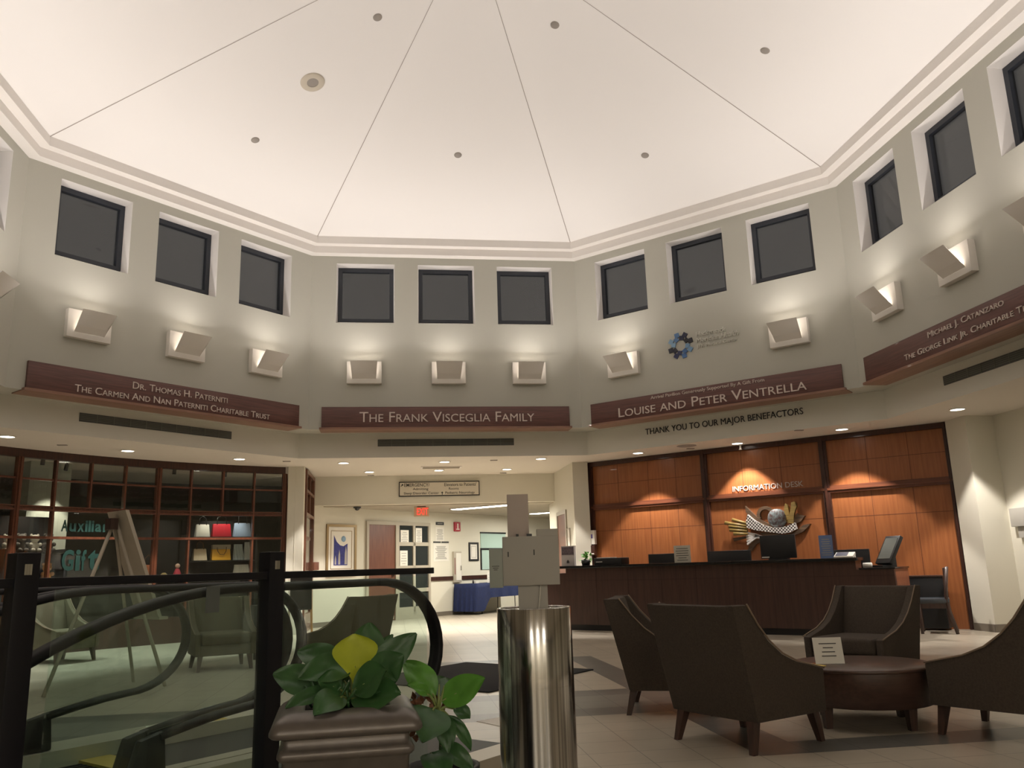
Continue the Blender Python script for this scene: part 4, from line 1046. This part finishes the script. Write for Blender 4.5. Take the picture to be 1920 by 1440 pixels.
m = MB(); m.box(-0.16, 0.16, 0.0, 0.06, 0, 0.46, M=R); m.build('screen_housing', M_BLACK, t, bevel=0.01)
m = MB(); m.box(-0.13, 0.13, -0.004, 0.0, 0.07, 0.42, M=R); m.build('screen', M_SCREEN, t)
m = MB(); m.hexa([(-0.06, 0.04, 0), (0.06, 0.04, 0), (0.06, 0.2, 0), (-0.06, 0.2, 0), (-0.05, 0.1, 0.25), (0.05, 0.1, 0.25), (0.05, 0.2, 0.25), (-0.05, 0.2, 0.25)]); m.build('stand', M_BLACK, t)
m = MB(); m.box(-0.15, 0.15, -0.12, 0.04, 0, 0.03); m.build('keyboard', M_BLACK, t)
t = dsk('paper_roll', 'short white paper roll at the foot of the touch terminal', 'paper roll', 2.34, 6.0, 0.976)
m = MB(); m.lathe([(0.0, -0.06), (0.035, -0.06), (0.035, 0.06), (0.0, 0.06)], (0, 0, 0.035), 16, ax='x'); m.build('roll', M_PAPER, t)
t = thing('sanitizer_dispenser', 'white hand sanitizer dispenser at the left edge of the wood panels', 'dispenser', wloc(45, PO, -3.31, 1.3), R45)
m = MB(); m.box(-0.065, 0.065, -0.16, -0.085, 0.24, 0.52); m.build('sign_plate', M_PAPER, t)
m = MB(); m.box(-0.018, 0.018, -0.164, -0.16, 0.36, 0.44); m.build('emblem', mat('emblem_violet', lin(96, 84, 150), 0.6), t)
m = MB(); m.box(-0.06, 0.06, -0.18, -0.085, 0.02, 0.22); m.build('housing', M_DKWOOD, t, bevel=0.01)
m = MB(); m.tube([(-0.055, -0.19, 0.2), (-0.055, -0.2, 0.05), (0.055, -0.2, 0.05)], 0.012); m.build('lever', M_PAPER, t)
t = thing('wall_box', 'pale grey wall box cut by the right edge of the photo', 'wall box', (8.2, 2.16, 1.5), rad(-90))
m = MB(); m.box(-0.18, 0.18, -0.09, 0, 0.0, 0.27); m.build('housing', M_GREYBOX, t, bevel=0.008)
m = MB(); m.box(-0.1, 0.14, -0.05, 0, -0.16, 0.0); m.build('lower_housing', M_GREYBOX, t)

# visitor chair by the panel wall
t = thing('visitor_chair', 'wooden chair with dark seat beside the right pier', 'chair', wloc(45, 6.95, 3.0, 0), R45 - rad(80))
for sx in (-1, 1):
    m = MB(); m.tube([(sx * 0.24, 0.24, 0), (sx * 0.24, 0.17, 0.3), (sx * 0.24, 0.15, 0.55), (sx * 0.24, 0.21, 0.95)], 0.024, 8); m.build('leg', M_LEG, t)
    m = MB(); m.tube([(sx * 0.24, -0.22, 0), (sx * 0.24, -0.22, 0.43)], 0.022, 8); m.build('leg', M_LEG, t)
m = MB(); m.box(-0.26, 0.26, -0.25, 0.19, 0.43, 0.5); m.build('seat', mat('dark_vinyl', lin(60, 66, 72), 0.3), t, bevel=0.02)
m = MB(); m.box(-0.24, 0.24, -0.23, 0.17, 0.36, 0.43); m.build('apron', M_LEG, t)
m = MB(); m.box(-0.24, 0.24, 0.15, 0.19, 0.62, 0.94); m.build('backrest', M_LEG, t, bevel=0.012)
t = thing('low_cabinet', 'dark low cabinet behind the visitor chair at the panel wall', 'cabinet', wloc(45, 7.47, 2.85, 0), R45)  # low cabinet filling the dark rectangle behind the chair
m = MB(); m.box(-0.3, 0.22, -0.15, 0.15, 0.03, 0.8); m.build('body', M_BLACK, t, bevel=0.01)
m = MB(); m.box(-0.31, 0.23, -0.16, 0.15, 0.8, 0.82); m.build('top', M_LEG, t)

# ------------------------------------------------------------------ lounge chairs
def make_lounge(label, loc, rz, fab, group):
    """front faces local -Y"""
    t = thing('lounge_chair', label, 'armchair', loc, rz, group)
    W = 0.36
    def backy(z): return 0.27 + 0.17 * (z - 0.17) / 0.7
    arm = [(-0.37, 0.18), (-0.37, 0.44), (-0.27, 0.465), (-0.12, 0.50), (0.02, 0.56), (0.13, 0.64), (0.22, 0.735), (0.29, 0.83), (0.315, 0.865), (backy(0.865), 0.865), (backy(0.18), 0.18)]
    for sx in (-1, 1):
        m = MB()
        # side panel, a little narrower at the foot
        def fn(u, v, w, sx=sx): return (sx * (w + 0.03 * (v - 0.18)), u, v)
        m.prism(arm, fn, W - 0.065, W)
        a = m.build('armrest', fab, t, bevel=0.012)
        pts = [(sx * (W + 0.002 + 0.03 * (v - 0.18)), u, v + 0.004) for u, v in arm[1:9]]
        m = MB(); m.tube(pts, 0.006, 6); m.build('piping', M_PIPING, a)
    m = MB()
    m.hexa([(-W + 0.06, 0.17, 0.3), (W - 0.06, 0.17, 0.3), (W - 0.04, backy(0.17), 0.17), (-W + 0.04, backy(0.17), 0.17), (-W + 0.06, 0.335, 0.86), (W - 0.06, 0.335, 0.86), (W + 0.01, backy(0.865) + 0.004, 0.862), (-W - 0.01, backy(0.865) + 0.004, 0.862)])
    m.build('backrest', fab, t, bevel=0.02)
    m = MB(); m.box(-W + 0.07, W - 0.07, -0.385, 0.2, 0.31, 0.445); m.build('seat', fab, t, bevel=0.035, seg=3)
    m = MB(); m.box(-W + 0.06, W - 0.06, -0.36, 0.27, 0.18, 0.31); m.build('base', fab, t, bevel=0.01)
    for sx in (-1, 1):
        for y, dy in ((-0.31, -0.03), (0.24, 0.05)):
            cx, cy = sx * 0.29, y
            m = MB(); a, b = 0.03, 0.018; ex, ey = sx * 0.025, dy
            m.hexa([(cx + ex - b, cy + ey - b, 0), (cx + ex + b, cy + ey - b, 0), (cx + ex + b, cy + ey + b, 0), (cx + ex - b, cy + ey + b, 0), (cx - a, cy - a, 0.19), (cx + a, cy - a, 0.19), (cx + a, cy + a, 0.19), (cx - a, cy + a, 0.19)])
            m.build('leg', M_LEG, t)
    return t
def facing(fx, fy): return math.atan2(fx, -fy)
G = 'brown lounge chairs in the hall'
c1 = make_lounge('brown lounge chair seen from behind, nearest beside the steel column', (1.27, -3.62, 0), facing(0.9, 0.43), M_CHAIR, G)
copy_tree(c1, None, 'brown lounge chair behind the nearest one, facing right', G, (1.2, -2.3, 0), facing(0.93, -0.36))
copy_tree(c1, None, 'brown lounge chair facing the camera beyond the round table', G, (3.2, -1.78, 0), facing(-0.84, -0.54))
copy_tree(c1, None, 'brown lounge chair cut by the right edge of the photo', G, (2.97, -3.92, 0), facing(-0.5, 0.86))
c5 = make_lounge('olive lounge chair behind the leaves, before the corridor door', (-1.5, 1.1, 0), facing(-0.8, 0.6), M_CHAIRG, G)
copy_tree(c5, None, 'olive lounge chair behind the glass, close to the shop easel', G, (-3.15, 2.35, 0), facing(0.35, -0.94))
copy_tree(c5, None, 'olive lounge chair at far left behind the first railing post', G, (-5.75, 4.2, 0), facing(0.85, -0.5))

# round coffee table
t = thing('coffee_table', 'low round brown drum table between the lounge chairs', 'coffee table', (2.3, -3.28, 0))
TW = wood('table_mahogany', lin(84, 62, 53), lin(72, 53, 46), 0.34, 'x')
m = MB(); m.lathe([(0.0, 0.40), (0.465, 0.40), (0.475, 0.393), (0.475, 0.375), (0.0, 0.375)], n=48); m.build('tabletop', TW, t)
m = MB(); m.lathe([(0.455, 0.376), (0.455, 0.15), (0.43, 0.15), (0.43, 0.376)], n=48); m.build('drum', TW, t)
for k in range(4):
    a = rad(20 + 90 * k); cx, cy = 0.37 * math.cos(a), 0.37 * math.sin(a)
    m = MB(); a_, b_ = 0.032, 0.022
    m.hexa([(cx - b_, cy - b_, 0), (cx + b_, cy - b_, 0), (cx + b_, cy + b_, 0), (cx - b_, cy + b_, 0), (cx - a_, cy - a_, 0.16), (cx + a_, cy - a_, 0.16), (cx + a_, cy + a_, 0.16), (cx - a_, cy + a_, 0.16)])
    m.build('leg', M_LEG, t)
t = thing('table_sign', 'printed card in an acrylic stand on the round table', 'sign', (2.07, -3.3, 0.401), rad(-12))
R = Matrix.Rotation(rad(-12), 4, 'X')
m = MB(); m.box(-0.1, 0.1, 0, 0.003, 0.002, 0.18, M=R); m.build('card', M_PAPER, t)
m = MB()
for i, w in enumerate((0.06, 0.035, 0.045, 0.05)): m.box(-w, w, -0.0015, 0, 0.135 - i * 0.028, 0.141 - i * 0.028, M=R)
m.build('printed_lines', M_INK, t)
m = MB(); m.box(-0.11, 0.11, -0.02, 0.07, 0, 0.003); m.build('stand', glass('acrylic', (0.9, 0.92, 0.92, 1)), t)
t = thing('note_pad', 'yellow paper note lying on the round table', 'paper', (1.9, -3.38, 0.401), rad(20))
m = MB(); m.box(-0.07, 0.07, -0.05, 0.05, 0, 0.006); m.build('paper', mat('yellow_paper', lin(232, 208, 120), 0.7), t)
tag(t, None, None)

# black mat on the floor
m = MB(); m.box(-0.92, 0.92, -0.92, 0.92, 0.0, 0.012)
tag(m.build('floor_mat', M_MAT, loc=(-0.1, 0.33, 0.001), rotz=rad(45), bevel=0.004), 'square black floor mat laid diagonally in the middle of the hall', 'mat')
m = MB(); m.box(-0.15, 0.15, -0.2, 0.2, 0, 0.002)
tag(m.build('paper_sheet', M_PAPER, loc=(-0.12, -2.5, 0.001), rotz=rad(30)), 'white sheet lying on the floor left of the steel column', 'paper')

# ------------------------------------------------------------------ escalators
def prof(t): # fall of the path below the flat landing level
    t0, Rr = 1.28, 1.7
    if t <= t0: return 0.0
    te = t0 + Rr * 0.577
    if t <= te: return (t - t0) ** 2 / (2 * Rr)
    return (te - t0) ** 2 / (2 * Rr) + (t - te) * 0.577
TS = [0.42, 0.7, 1.0, 1.28] + [1.28 + 0.1 * i for i in range(1, 11)] + [3.0, 4.0, 5.0, 6.0]
ROTE = math.atan2(ESC_A.y, ESC_A.x)
def escalator(label, w0, w1, sides):
    """local x = along the descent, local y = -w"""
    t = thing('escalator', label, 'escalator', esc(w0, 0, 0), ROTE)
    # rotation ROTE maps local x to the descent axis; local -y is the w direction
    wid = w1 - w0
    for (w, outer) in sides:
        y = -w
        rc = 0.42
        path = [(0.95, 0.30), (0.75, 0.335), (0.58, 0.36), (0.42, 0.375)] + [(rc - rc * math.sin(rad(180 - a)), 0.725 + 0.35 * math.cos(rad(180 - a))) for a in range(10, 180, 10)] + [(tt, 1.075 - prof(tt)) for tt in TS]
        prof8 = [(-0.04, -0.012), (-0.03, -0.02), (0.03, -0.02), (0.04, -0.012), (0.04, 0.008), (0.026, 0.018), (-0.026, 0.018), (-0.04, 0.008)]
        rows = []
        for i, (a, z) in enumerate(path):
            p, q = path[max(i - 1, 0)], path[min(i + 1, len(path) - 1)]
            d = Vector((q[0] - p[0], 0, q[1] - p[1])).normalized(); n = Vector((-d.z, 0, d.x))
            if i < 20: pass
            rows.append([(a + n.x * v, y + u, z + n.z * v) for u, v in prof8])
        m = MB(); m.grid(rows, 0, True, close_v=True); m.face(rows[0]); m.face(list(reversed(rows[-1])))
        m.build('handrail', M_RUBBER, t)
        poly = [(rc - (rc - 0.03) * math.sin(rad(180 - a)), 0.725 + 0.325 * math.cos(rad(180 - a))) for a in range(0, 181, 10)] + [(tt, 1.05 - prof(tt)) for tt in TS[1:-2]] + [(tt, 0.12 - prof(tt)) for tt in reversed(TS[2:-2])] + [(1.0, 0.33), (0.6, 0.385)]
        m = MB(); m.prism(poly, lambda u, v, w_: (u, w_, v), y - 0.006, y + 0.006); m.build('glass_balustrade', M_BGLASS, t)
        tt = [-0.95, 0.0] + TS
        for nm, ya, yb, zt, zb, mm in (('deck', y - (0.06 if not outer else (0.26 if outer > 0 else 0.06)), y + (0.06 if not outer else (0.06 if outer > 0 else 0.13)), 0.1, 0.0, M_ESCDECK),):
            rt = [[(a, ya, zt - prof(a)), (a, yb, zt - prof(a)), (a, yb, zb - 0.02 - prof(a)), (a, ya, zb - 0.02 - prof(a))] for a in tt]
            m = MB(); m.grid(rt, 0, False, close_v=True); m.face(rt[0]); m.face(list(reversed(rt[-1]))); m.build(nm, mm, t)
        m = MB(); m.hexa([(0.9, y - 0.03, 0.1), (1.12, y - 0.03, 0.1), (1.12, y + 0.03, 0.1), (0.9, y + 0.03, 0.1), (0.92, y - 0.03, 0.33), (1.06, y - 0.03, 0.3), (1.06, y + 0.03, 0.3), (0.92, y + 0.03, 0.33)]); m.build('newel_base', M_BLACK, t, bevel=0.02)
    m = MB(); m.box(-1.0, 0.55, -wid + 0.07, -0.07, 0.001, 0.012); m.build('landing_plate', M_ESCDARK, t)
    m = MB(); m.box(0.55, 0.75, -wid + 0.07, -0.07, 0.001, 0.02); m.build('comb_plate', M_YELLOW, t)
    for i in range(13):
        a0 = 0.75 + 0.4 * i; z = -prof(a0 + 0.2) + 0.0
        m = MB(); m.box(a0, a0 + 0.4, -wid + 0.08, -0.08, z - 0.02, z); m.box(a0, a0 + 0.01, -wid + 0.08, -0.08, z, z + 0.2 if prof(a0 + 0.2) > 0.1 else z + 0.004)
        for k in range(16): m.box(a0, a0 + 0.4, -wid + 0.1 + k * (wid - 0.2) / 16, -wid + 0.1 + k * (wid - 0.2) / 16 + 0.02, z, z + 0.006)
        m.build('step', M_ESCDARK, t)
    m = MB(); m.box(-0.35, -0.15, -wid - 0.04, -wid + 0.03, 0.1, 0.1025); m.build('safety_decal', M_YELLOW, t)
    return t
escalator('nearer black railed escalator going down to the left', 0.0, 1.15, ((0.0, -1), (1.15, 0)))
escalator('farther black railed escalator going down beside the nearer one', 1.29, 2.44, ((0.0, 0), (1.15, 1)))

# ------------------------------------------------------------------ guard railing in front of the escalator well
gr = thing('guard_railing', 'black posted glass guard railing in the left foreground', 'railing', (-1.476, -5.362, 0), rad(45))
for s in (-1.98, -0.99, 0.0):
    m = MB(); m.box(s - 0.038, s + 0.038, -0.038, 0.038, 0.012, 1.222); p = m.build('post', M_GUARD, gr, bevel=0.004)
    m = MB(); m.box(s - 0.09, s + 0.09, -0.09, 0.09, 0, 0.014); m.build('base_plate', M_GUARD, gr)
    m = MB(); m.box(s - 0.012, s + 0.012, -0.0395, -0.038, 1.15, 1.185); m.build('slot_plate', M_STEEL, p)
m = MB(); m.box(-3.0, 0.985, -0.028, 0.028, 1.11, 1.14); m.build('top_rail', M_GUARD, gr, bevel=0.004)
for a, b in ((-1.9, -1.06), (-0.88, -0.06), (0.07, 0.62), (0.63, 0.95)):
    m = MB(); m.box(a, b, -0.006, 0.006, 0.08, 1.1); m.build('glass_panel', M_GGLASS, gr)
m = MB(); m.box(-3.0, 0.97, -0.02, 0.02, 0.05, 0.08); m.build('bottom_rail', M_GUARD, gr)
m = MB(); m.box(-0.31, -0.25, -0.009, -0.006, 0.99, 1.09); m.build('glass_label', mat('clear_label', lin(92, 97, 93), 0.4), gr)

# ------------------------------------------------------------------ planter with plants
PX, PY = -1.115, -6.155
pl = thing('square_planter', 'bronze grey square planter with rolled rim in the foreground', 'planter', (PX, PY, 0), rad(4))
def sqring(r, z, rr=0.02, n=4):
    out = []
    for k in range(4):
        cx, cy = ((1, 1), (-1, 1), (-1, -1), (1, -1))[k]
        for i in range(n + 1):
            a = rad(90 * k + 90 * i / n); out.append((cx * (r - rr) + rr * math.cos(a), cy * (r - rr) + rr * math.sin(a), z))
    return out
rim = [(0.13, 0.68), (0.13, 0.712), (0.14, 0.718), (0.16, 0.718), (0.185, 0.712), (0.207, 0.70), (0.221, 0.685), (0.228, 0.668), (0.228, 0.658), (0.22, 0.65), (0.2, 0.646), (0.19, 0.642)]
m = MB(); m.grid([sqring(r, z, 0.03) for r, z in rim], 0, True, close_v=True); m.build('rim', M_PLANTER, pl)
body = [(0.19, 0.642), (0.19, 0.618), (0.197, 0.613), (0.204, 0.603), (0.204, 0.592), (0.197, 0.583), (0.19, 0.578), (0.18, 0.3), (0.172, 0.05), (0.182, 0.04), (0.182, 0.0)]
m = MB(); m.grid([sqring(r, z, 0.02) for r, z in body], 0, True, close_v=True); m.face(sqring(0.182, 0.0, 0.02)); m.build('body', M_PLANTER, pl)
m = MB(); m.face(sqring(0.132, 0.70, 0.02)); m.build('soil', M_SOIL, pl)

def leaf(parent, base, tip, w, m_, arch=0.05, roll=0.0, fold=0.22, stem_from=None, skew=0.85):
    """broad leaf blade from base to tip (world coordinates) with midrib fold, arching upward in between"""
    B = Vector(base); T = Vector(tip); d = T - B; L = d.length; d.normalize()
    side = d.cross(Vector((0.12, -math.sin(roll), math.cos(roll)))).normalized()
    nrm = side.cross(d).normalized()
    rows = []
    NU = 12
    for i in range(NU + 1):
        u = i / NU
        wid = w * 1.18 * max(0.02, (math.sin(PI * min(1, u ** skew * 0.97 + 0.02)) ** 0.75))
        c = B + d * (L * u) + nrm * (arch * math.sin(PI * u))
        row = []
        for k in range(-3, 4):
            f = k / 3
            row.append(c + side * (wid * 0.5 * f) + nrm * (abs(f) * wid * fold * 0.5 + 0.004 * math.sin(9 * u + 2 * k)))
        rows.append(row)
    O = Vector(parent.location)
    inv = Matrix.Rotation(-parent.rotation_euler.z, 4, 'Z')
    m = MB(); m.grid([[inv @ (p - O) for p in r] for r in rows])
    o = m.build('leaf', m_, parent)
    if stem_from is not None:
        S = Vector(stem_from)
        mid = (S + B) / 2 + Vector((0, 0, 0.01))
        m = MB(); m.tube([inv @ (p - O) for p in (S, mid, B, B + d * L * 0.35 + nrm * arch * 0.75)], 0.005, 6, radii=[0.006, 0.005, 0.004, 0.0015]); m.build('stem', M_STEM, o)
    return o
pa = thing('broad_leaf_plant', 'broad leaved dark green plant with one yellow leaf in the bronze planter', 'plant', (PX, PY, 0.70))
S0 = (PX + 0.02, PY - 0.0, 0.702)
for base, tip, w, mm, arch, roll, skew in (
        ((-1.19, -6.159, 0.755), (-1.352, -6.137, 0.812), 0.095, M_LEAF, 0.012, 0.95, 0.9),
        ((-1.10, -6.171, 0.815), (-1.265, -6.201, 0.80), 0.095, M_LEAF, 0.03, 0.85, 0.8),
        ((-1.138, -6.067, 0.816), (-1.291, -5.994, 0.866), 0.09, M_LEAF, 0.015, 0.9, 0.9),
        ((-1.085, -6.175, 0.775), (-1.089, -6.205, 0.932), 0.125, M_LEAFY, 0.0, 1.45, 1.9),
        ((-1.065, -6.078, 0.79), (-1.045, -6.02, 0.955), 0.11, M_LEAF, 0.0, 1.4, 0.9),
        ((-1.05, -6.13, 0.785), (-0.885, -6.102, 0.918), 0.085, M_LEAF, 0.0, 1.3, 0.85),
        ((-1.064, -6.06, 0.79), (-0.965, -6.02, 0.912), 0.05, M_LEAF, 0.0, 1.2, 0.9),
        ((-1.043, -6.19, 0.775), (-0.929, -6.22, 0.86), 0.10, M_LEAF, 0.0, 1.1, 0.9),
        ((-1.09, -6.236, 0.76), (-0.985, -6.30, 0.825), 0.10, M_LEAF, 0.0, 0.95, 1.1),
        ((-1.095, -6.226, 0.735), (-0.94, -6.32, 0.755), 0.105, M_LEAF, 0.0, 0.95, 1.0),
        ((-1.124, -6.251, 0.745), (-1.20, -6.36, 0.712), 0.08, M_LEAF, 0.015, 0.8, 0.9),
        ((-1.161, -6.215, 0.755), (-1.297, -6.246, 0.72), 0.055, M_LEAF, 0.015, 0.7, 0.9),
        ((-1.165, -6.164, 0.76), (-1.306, -6.043, 0.752), 0.06, M_LEAF, 0.02, 0.8, 0.9),
        ((-1.045, -6.2, 0.766), (-0.955, -6.25, 0.785), 0.09, M_LEAF, 0.015, 0.9, 0.9),
        ((-1.13, -6.2, 0.76), (-1.2, -6.25, 0.80), 0.085, M_LEAF, 0.0, 1.1, 0.9),
        ((-1.12, -6.12, 0.77), (-1.18, -6.03, 0.84), 0.10, M_LEAF, 0.02, 1.0, 0.9),
        ((-1.08, -6.10, 0.76), (-0.97, -6.03, 0.82), 0.10, M_LEAF, 0.02, 1.0, 0.9)):
    leaf(pa, base, tip, w, mm, arch, roll, stem_from=S0, skew=skew)
random.seed(9)
m = MB()
for i in range(40):
    a = random.uniform(0, 2 * PI); r0_ = random.uniform(0, 0.12)
    c_ = Vector((r0_ * math.cos(a), r0_ * math.sin(a), 0.004)); t_ = c_ + Vector((random.uniform(-.06, .06), random.uniform(-.06, .06), random.uniform(.03, .09)))
    m.tube([c_, t_], 0.004, 4)
o = m.build('undergrowth', M_LEAF, pa); o['kind'] = 'stuff'

QX, QY = -0.8, -6.03
p2 = thing('round_planter', 'dark round pot half hidden behind the bronze planter', 'planter', (QX, QY, 0))
m = MB(); m.lathe([(0.0, 0.0), (0.09, 0.0), (0.11, 0.25), (0.13, 0.48), (0.115, 0.48), (0.1, 0.44)], n=24); m.build('pot', M_BLACK, p2)
m = MB(); m.lathe([(0.0, 0.45), (0.104, 0.45)], n=24); m.build('soil', M_SOIL, p2)
pb = thing('trailing_plant', 'bright green plant with drooping leaves in the dark pot', 'plant', (QX, QY, 0.452))
S1 = (QX, QY, 0.455); S2 = (-0.815, -6.07, 0.66)
for base, tip, w, mm, arch, roll, st in (
        ((-0.824, -6.061, 0.706), (-0.928, -5.996, 0.818), 0.085, M_LEAFB, 0.015, 1.0, S2),
        ((-0.80, -6.063, 0.69), (-0.658, -6.135, 0.767), 0.085, M_LEAFB, 0.0, 1.15, S2),
        ((-0.844, -6.09, 0.715), (-0.918, -6.13, 0.757), 0.04, M_LEAFB, 0.01, 0.9, S2),
        ((-0.803, -6.014, 0.69), (-0.775, -5.90, 0.745), 0.10, M_LEAF, 0.0, 1.2, S2),
        ((-0.83, -6.1, 0.672), (-0.872, -6.22, 0.592), 0.12, M_LEAF, 0.01, 1.0, S2),
        ((-0.8, -6.105, 0.655), (-0.787, -6.167, 0.544), 0.06, M_LEAF, 0.01, 1.1, S2),
        ((-0.779, -6.068, 0.643), (-0.705, -6.078, 0.529), 0.04, M_LEAF, 0.02, 0.9, S2),
        ((-0.76, -6.068, 0.665), (-0.705, -6.077, 0.632), 0.05, M_LEAF, 0.01, 0.9, S2),
        ((-0.806, -6.07, 0.55), (-0.70, -6.12, 0.47), 0.06, M_LEAF, 0.02, 0.9, S1),
        ((-0.84, -6.08, 0.53), (-0.80, -6.2, 0.46), 0.09, M_LEAF, 0.02, 0.9, S1),
        ((-0.76, -6.05, 0.6), (-0.72, -6.05, 0.585), 0.03, M_LEAF, 0.0, 0.9, S1)):
    leaf(pb, base, tip, w, mm, arch, roll, stem_from=st)
m = MB()
for a, b in (((-0.0, -0.0, 0.0), (-0.018, -0.04, 0.215)),): m.tube([a, ((a[0] + b[0]) / 2 + 0.01, (a[1] + b[1]) / 2, (a[2] + b[2]) / 2), b], 0.011, 8)
m.build('main_stem', M_LEAF, pb)
for b in ((-0.008, -0.05, 0.295), (0.008, -0.05, 0.29)):
    m = MB(); m.tube([(-0.016, -0.045, 0.19), b], 0.006, 6, radii=[0.007, 0.002]); m.build('shoot', M_STEM, pb)
random.seed(21)
m = MB()
for i in range(60):
    c_ = Vector((random.uniform(-.1, .02), random.uniform(-.05, .07), random.uniform(0.12, 0.25))); u_ = Vector((random.uniform(-1, 1), random.uniform(-1, 1), random.uniform(-1, 1))).normalized() * 0.02; v_ = u_.cross(Vector((0.3, 1, 0.2))).normalized() * 0.01
    m.face([c_ - u_, c_ - v_, c_ + u_, c_ + v_])
o = m.build('dried_leaves', M_DRY, pb, weld=False); o['kind'] = 'stuff'

# ------------------------------------------------------------------ steel column with the back of a display unit
KX, KY = -0.335, -5.22
k = thing('steel_pedestal', 'round polished steel pedestal with painted reflection streaks in the foreground', 'pedestal', (KX, KY, 0))
m = MB(); m.lathe([(0.168, 0.0), (0.168, 0.62)], n=64); m.lathe([(0.1675, 0.62), (0.1675, 0.623)], n=64); m.lathe([(0.168, 0.623), (0.168, 0.945), (0.165, 0.95), (0.152, 0.95), (0.15, 0.946), (0.148, 0.94)], n=64); m.build('drum', M_STEEL, k)
m = MB(); m.lathe([(0.0, 0.943), (0.15, 0.943)], n=64); m.build('top', M_STEEL, k)
R = rad(-8)
u = thing('display_unit', 'grey backs of display boxes stacked on the steel pedestal', 'display unit', (KX - 0.015, KY - 0.08, 0.944), R)
m = MB(); m.box(-0.065, 0.025, -0.03, 0.05, 0, 0.12); m.build('neck', M_GREYBOX, u)
m = MB(); m.box(0.025, 0.065, -0.02, 0.05, 0, 0.115); m.build('neck_flange', M_GREYBOX, u)
m = MB(); m.box(-0.13, 0.12, -0.055, 0.03, 0.105, 0.318); m.build('main_box', M_GREYBOX, u, bevel=0.003)
m = MB(); m.box(0.025, 0.118, -0.052, 0.03, 0.318, 0.348); m.build('upper_step', M_GREYBOX, u)
m = MB(); m.box(-0.19, -0.13, -0.05, 0.02, 0.098, 0.268); m.build('side_box', mat('kiosk_green_grey', lin(158, 164, 156), 0.6), u, bevel=0.002)
m = MB(); m.box(-0.105, -0.008, 0.0, 0.02, 0.318, 0.51); m.build('tall_plate', M_GREYBOX2, u, bevel=0.002)
for x, z, h in ((-0.105, 0.23, 0.022), (0.01, 0.235, 0.024)):
    m = MB(); m.box(x - 0.0025, x + 0.0025, -0.0565, -0.055, z, z + h); m.build('slot', M_BLACK, u)
for x in (-0.06, -0.012, 0.0):
    m = MB(); m.box(x - 0.008, x + 0.004, -0.02, 0.0, 0.316, 0.33); m.build('clip', M_BLACK, u)
m = MB()
for i, w_ in enumerate((0.016, 0.012, 0.008)): m.box(-0.162 - w_, -0.162 + w_, -0.0506, -0.05, 0.19 - i * 0.008, 0.1925 - i * 0.008)
m.build('printed_lines', M_INK, u)
m = MB(); m.tube([(0.035, -0.035, 0.11), (0.03, -0.04, 0.06), (0.022, -0.045, 0.0)], 0.0025, 6); m.build('cable', M_PAPER, u)

# ------------------------------------------------------------------ easel before the shop
ez = thing('display_easel', 'grey board on a tripod easel in front of the gift shop', 'easel', (-3.78, 0.85, 0), facing(0.75, 0.66))
M_EAS = mat('easel_grey', lin(186, 176, 158), 0.7)
m = MB(); m.hexa([(-0.28, -0.16, 0.72), (0.24, -0.16, 0.72), (0.24, -0.12, 0.72), (-0.28, -0.12, 0.72), (-0.24, 0.26, 1.86), (0.2, 0.26, 1.86), (0.2, 0.3, 1.86), (-0.24, 0.3, 1.86)]); m.build('board', M_EAS, ez)
for a, b in (((0, 0.32, 1.7), (0, 0.88, 0.0)), ((-0.02, 0.29, 1.74), (-0.36, -0.2, 0.0)), ((0.02, 0.29, 1.74), (0.36, -0.2, 0.0))):
    m = MB(); m.tube([a, b], 0.02, 6); m.build('leg', M_EAS, ez)
m = MB(); m.box(-0.07, 0.07, 0.29, 0.37, 1.66, 1.78); m.build('hinge_block', M_LEG, ez)
m = MB(); m.box(-0.3, 0.3, -0.22, -0.12, 0.69, 0.72); m.build('tray', M_EAS, ez)
t = thing('sandwich_board', 'black board in a light wood stand at the shop side window', 'display board', (-2.62, 6.6, 0), rad(40))
for sx in (-1, 1):
    m = MB(); m.tube([(sx * 0.24, 0, 0), (sx * 0.22, 0.05, 1.15)], 0.02, 6); m.build('leg', M_EAS if sx < 0 else wood('light_wood_stand', lin(190, 150, 100), lin(160, 120, 76), 0.5, 'z'), t)
m = MB(); m.box(-0.22, 0.22, 0.0, 0.03, 0.5, 1.1); m.build('board', M_BLACK, t)
t = thing('magazine_rack', 'small dark rack with pale slats behind the railing glass', 'rack', (-2.75, 3.4, 0), rad(20))
m = MB(); m.box(-0.2, 0.2, -0.14, 0.14, 0.25, 0.72); m.build('body', M_VENT, t)
for i in range(5):
    m = MB(); m.box(0.03, 0.2, -0.16, -0.14, 0.42 + i * 0.055, 0.445 + i * 0.055); m.build('slat', M_PAPER, t)
for sx in (-1, 1):
    for sy in (-1, 1):
        m = MB(); m.tube([(sx * 0.17, sy * 0.11, 0), (sx * 0.17, sy * 0.11, 0.25)], 0.018, 8); m.build('leg', M_BLACK, t)
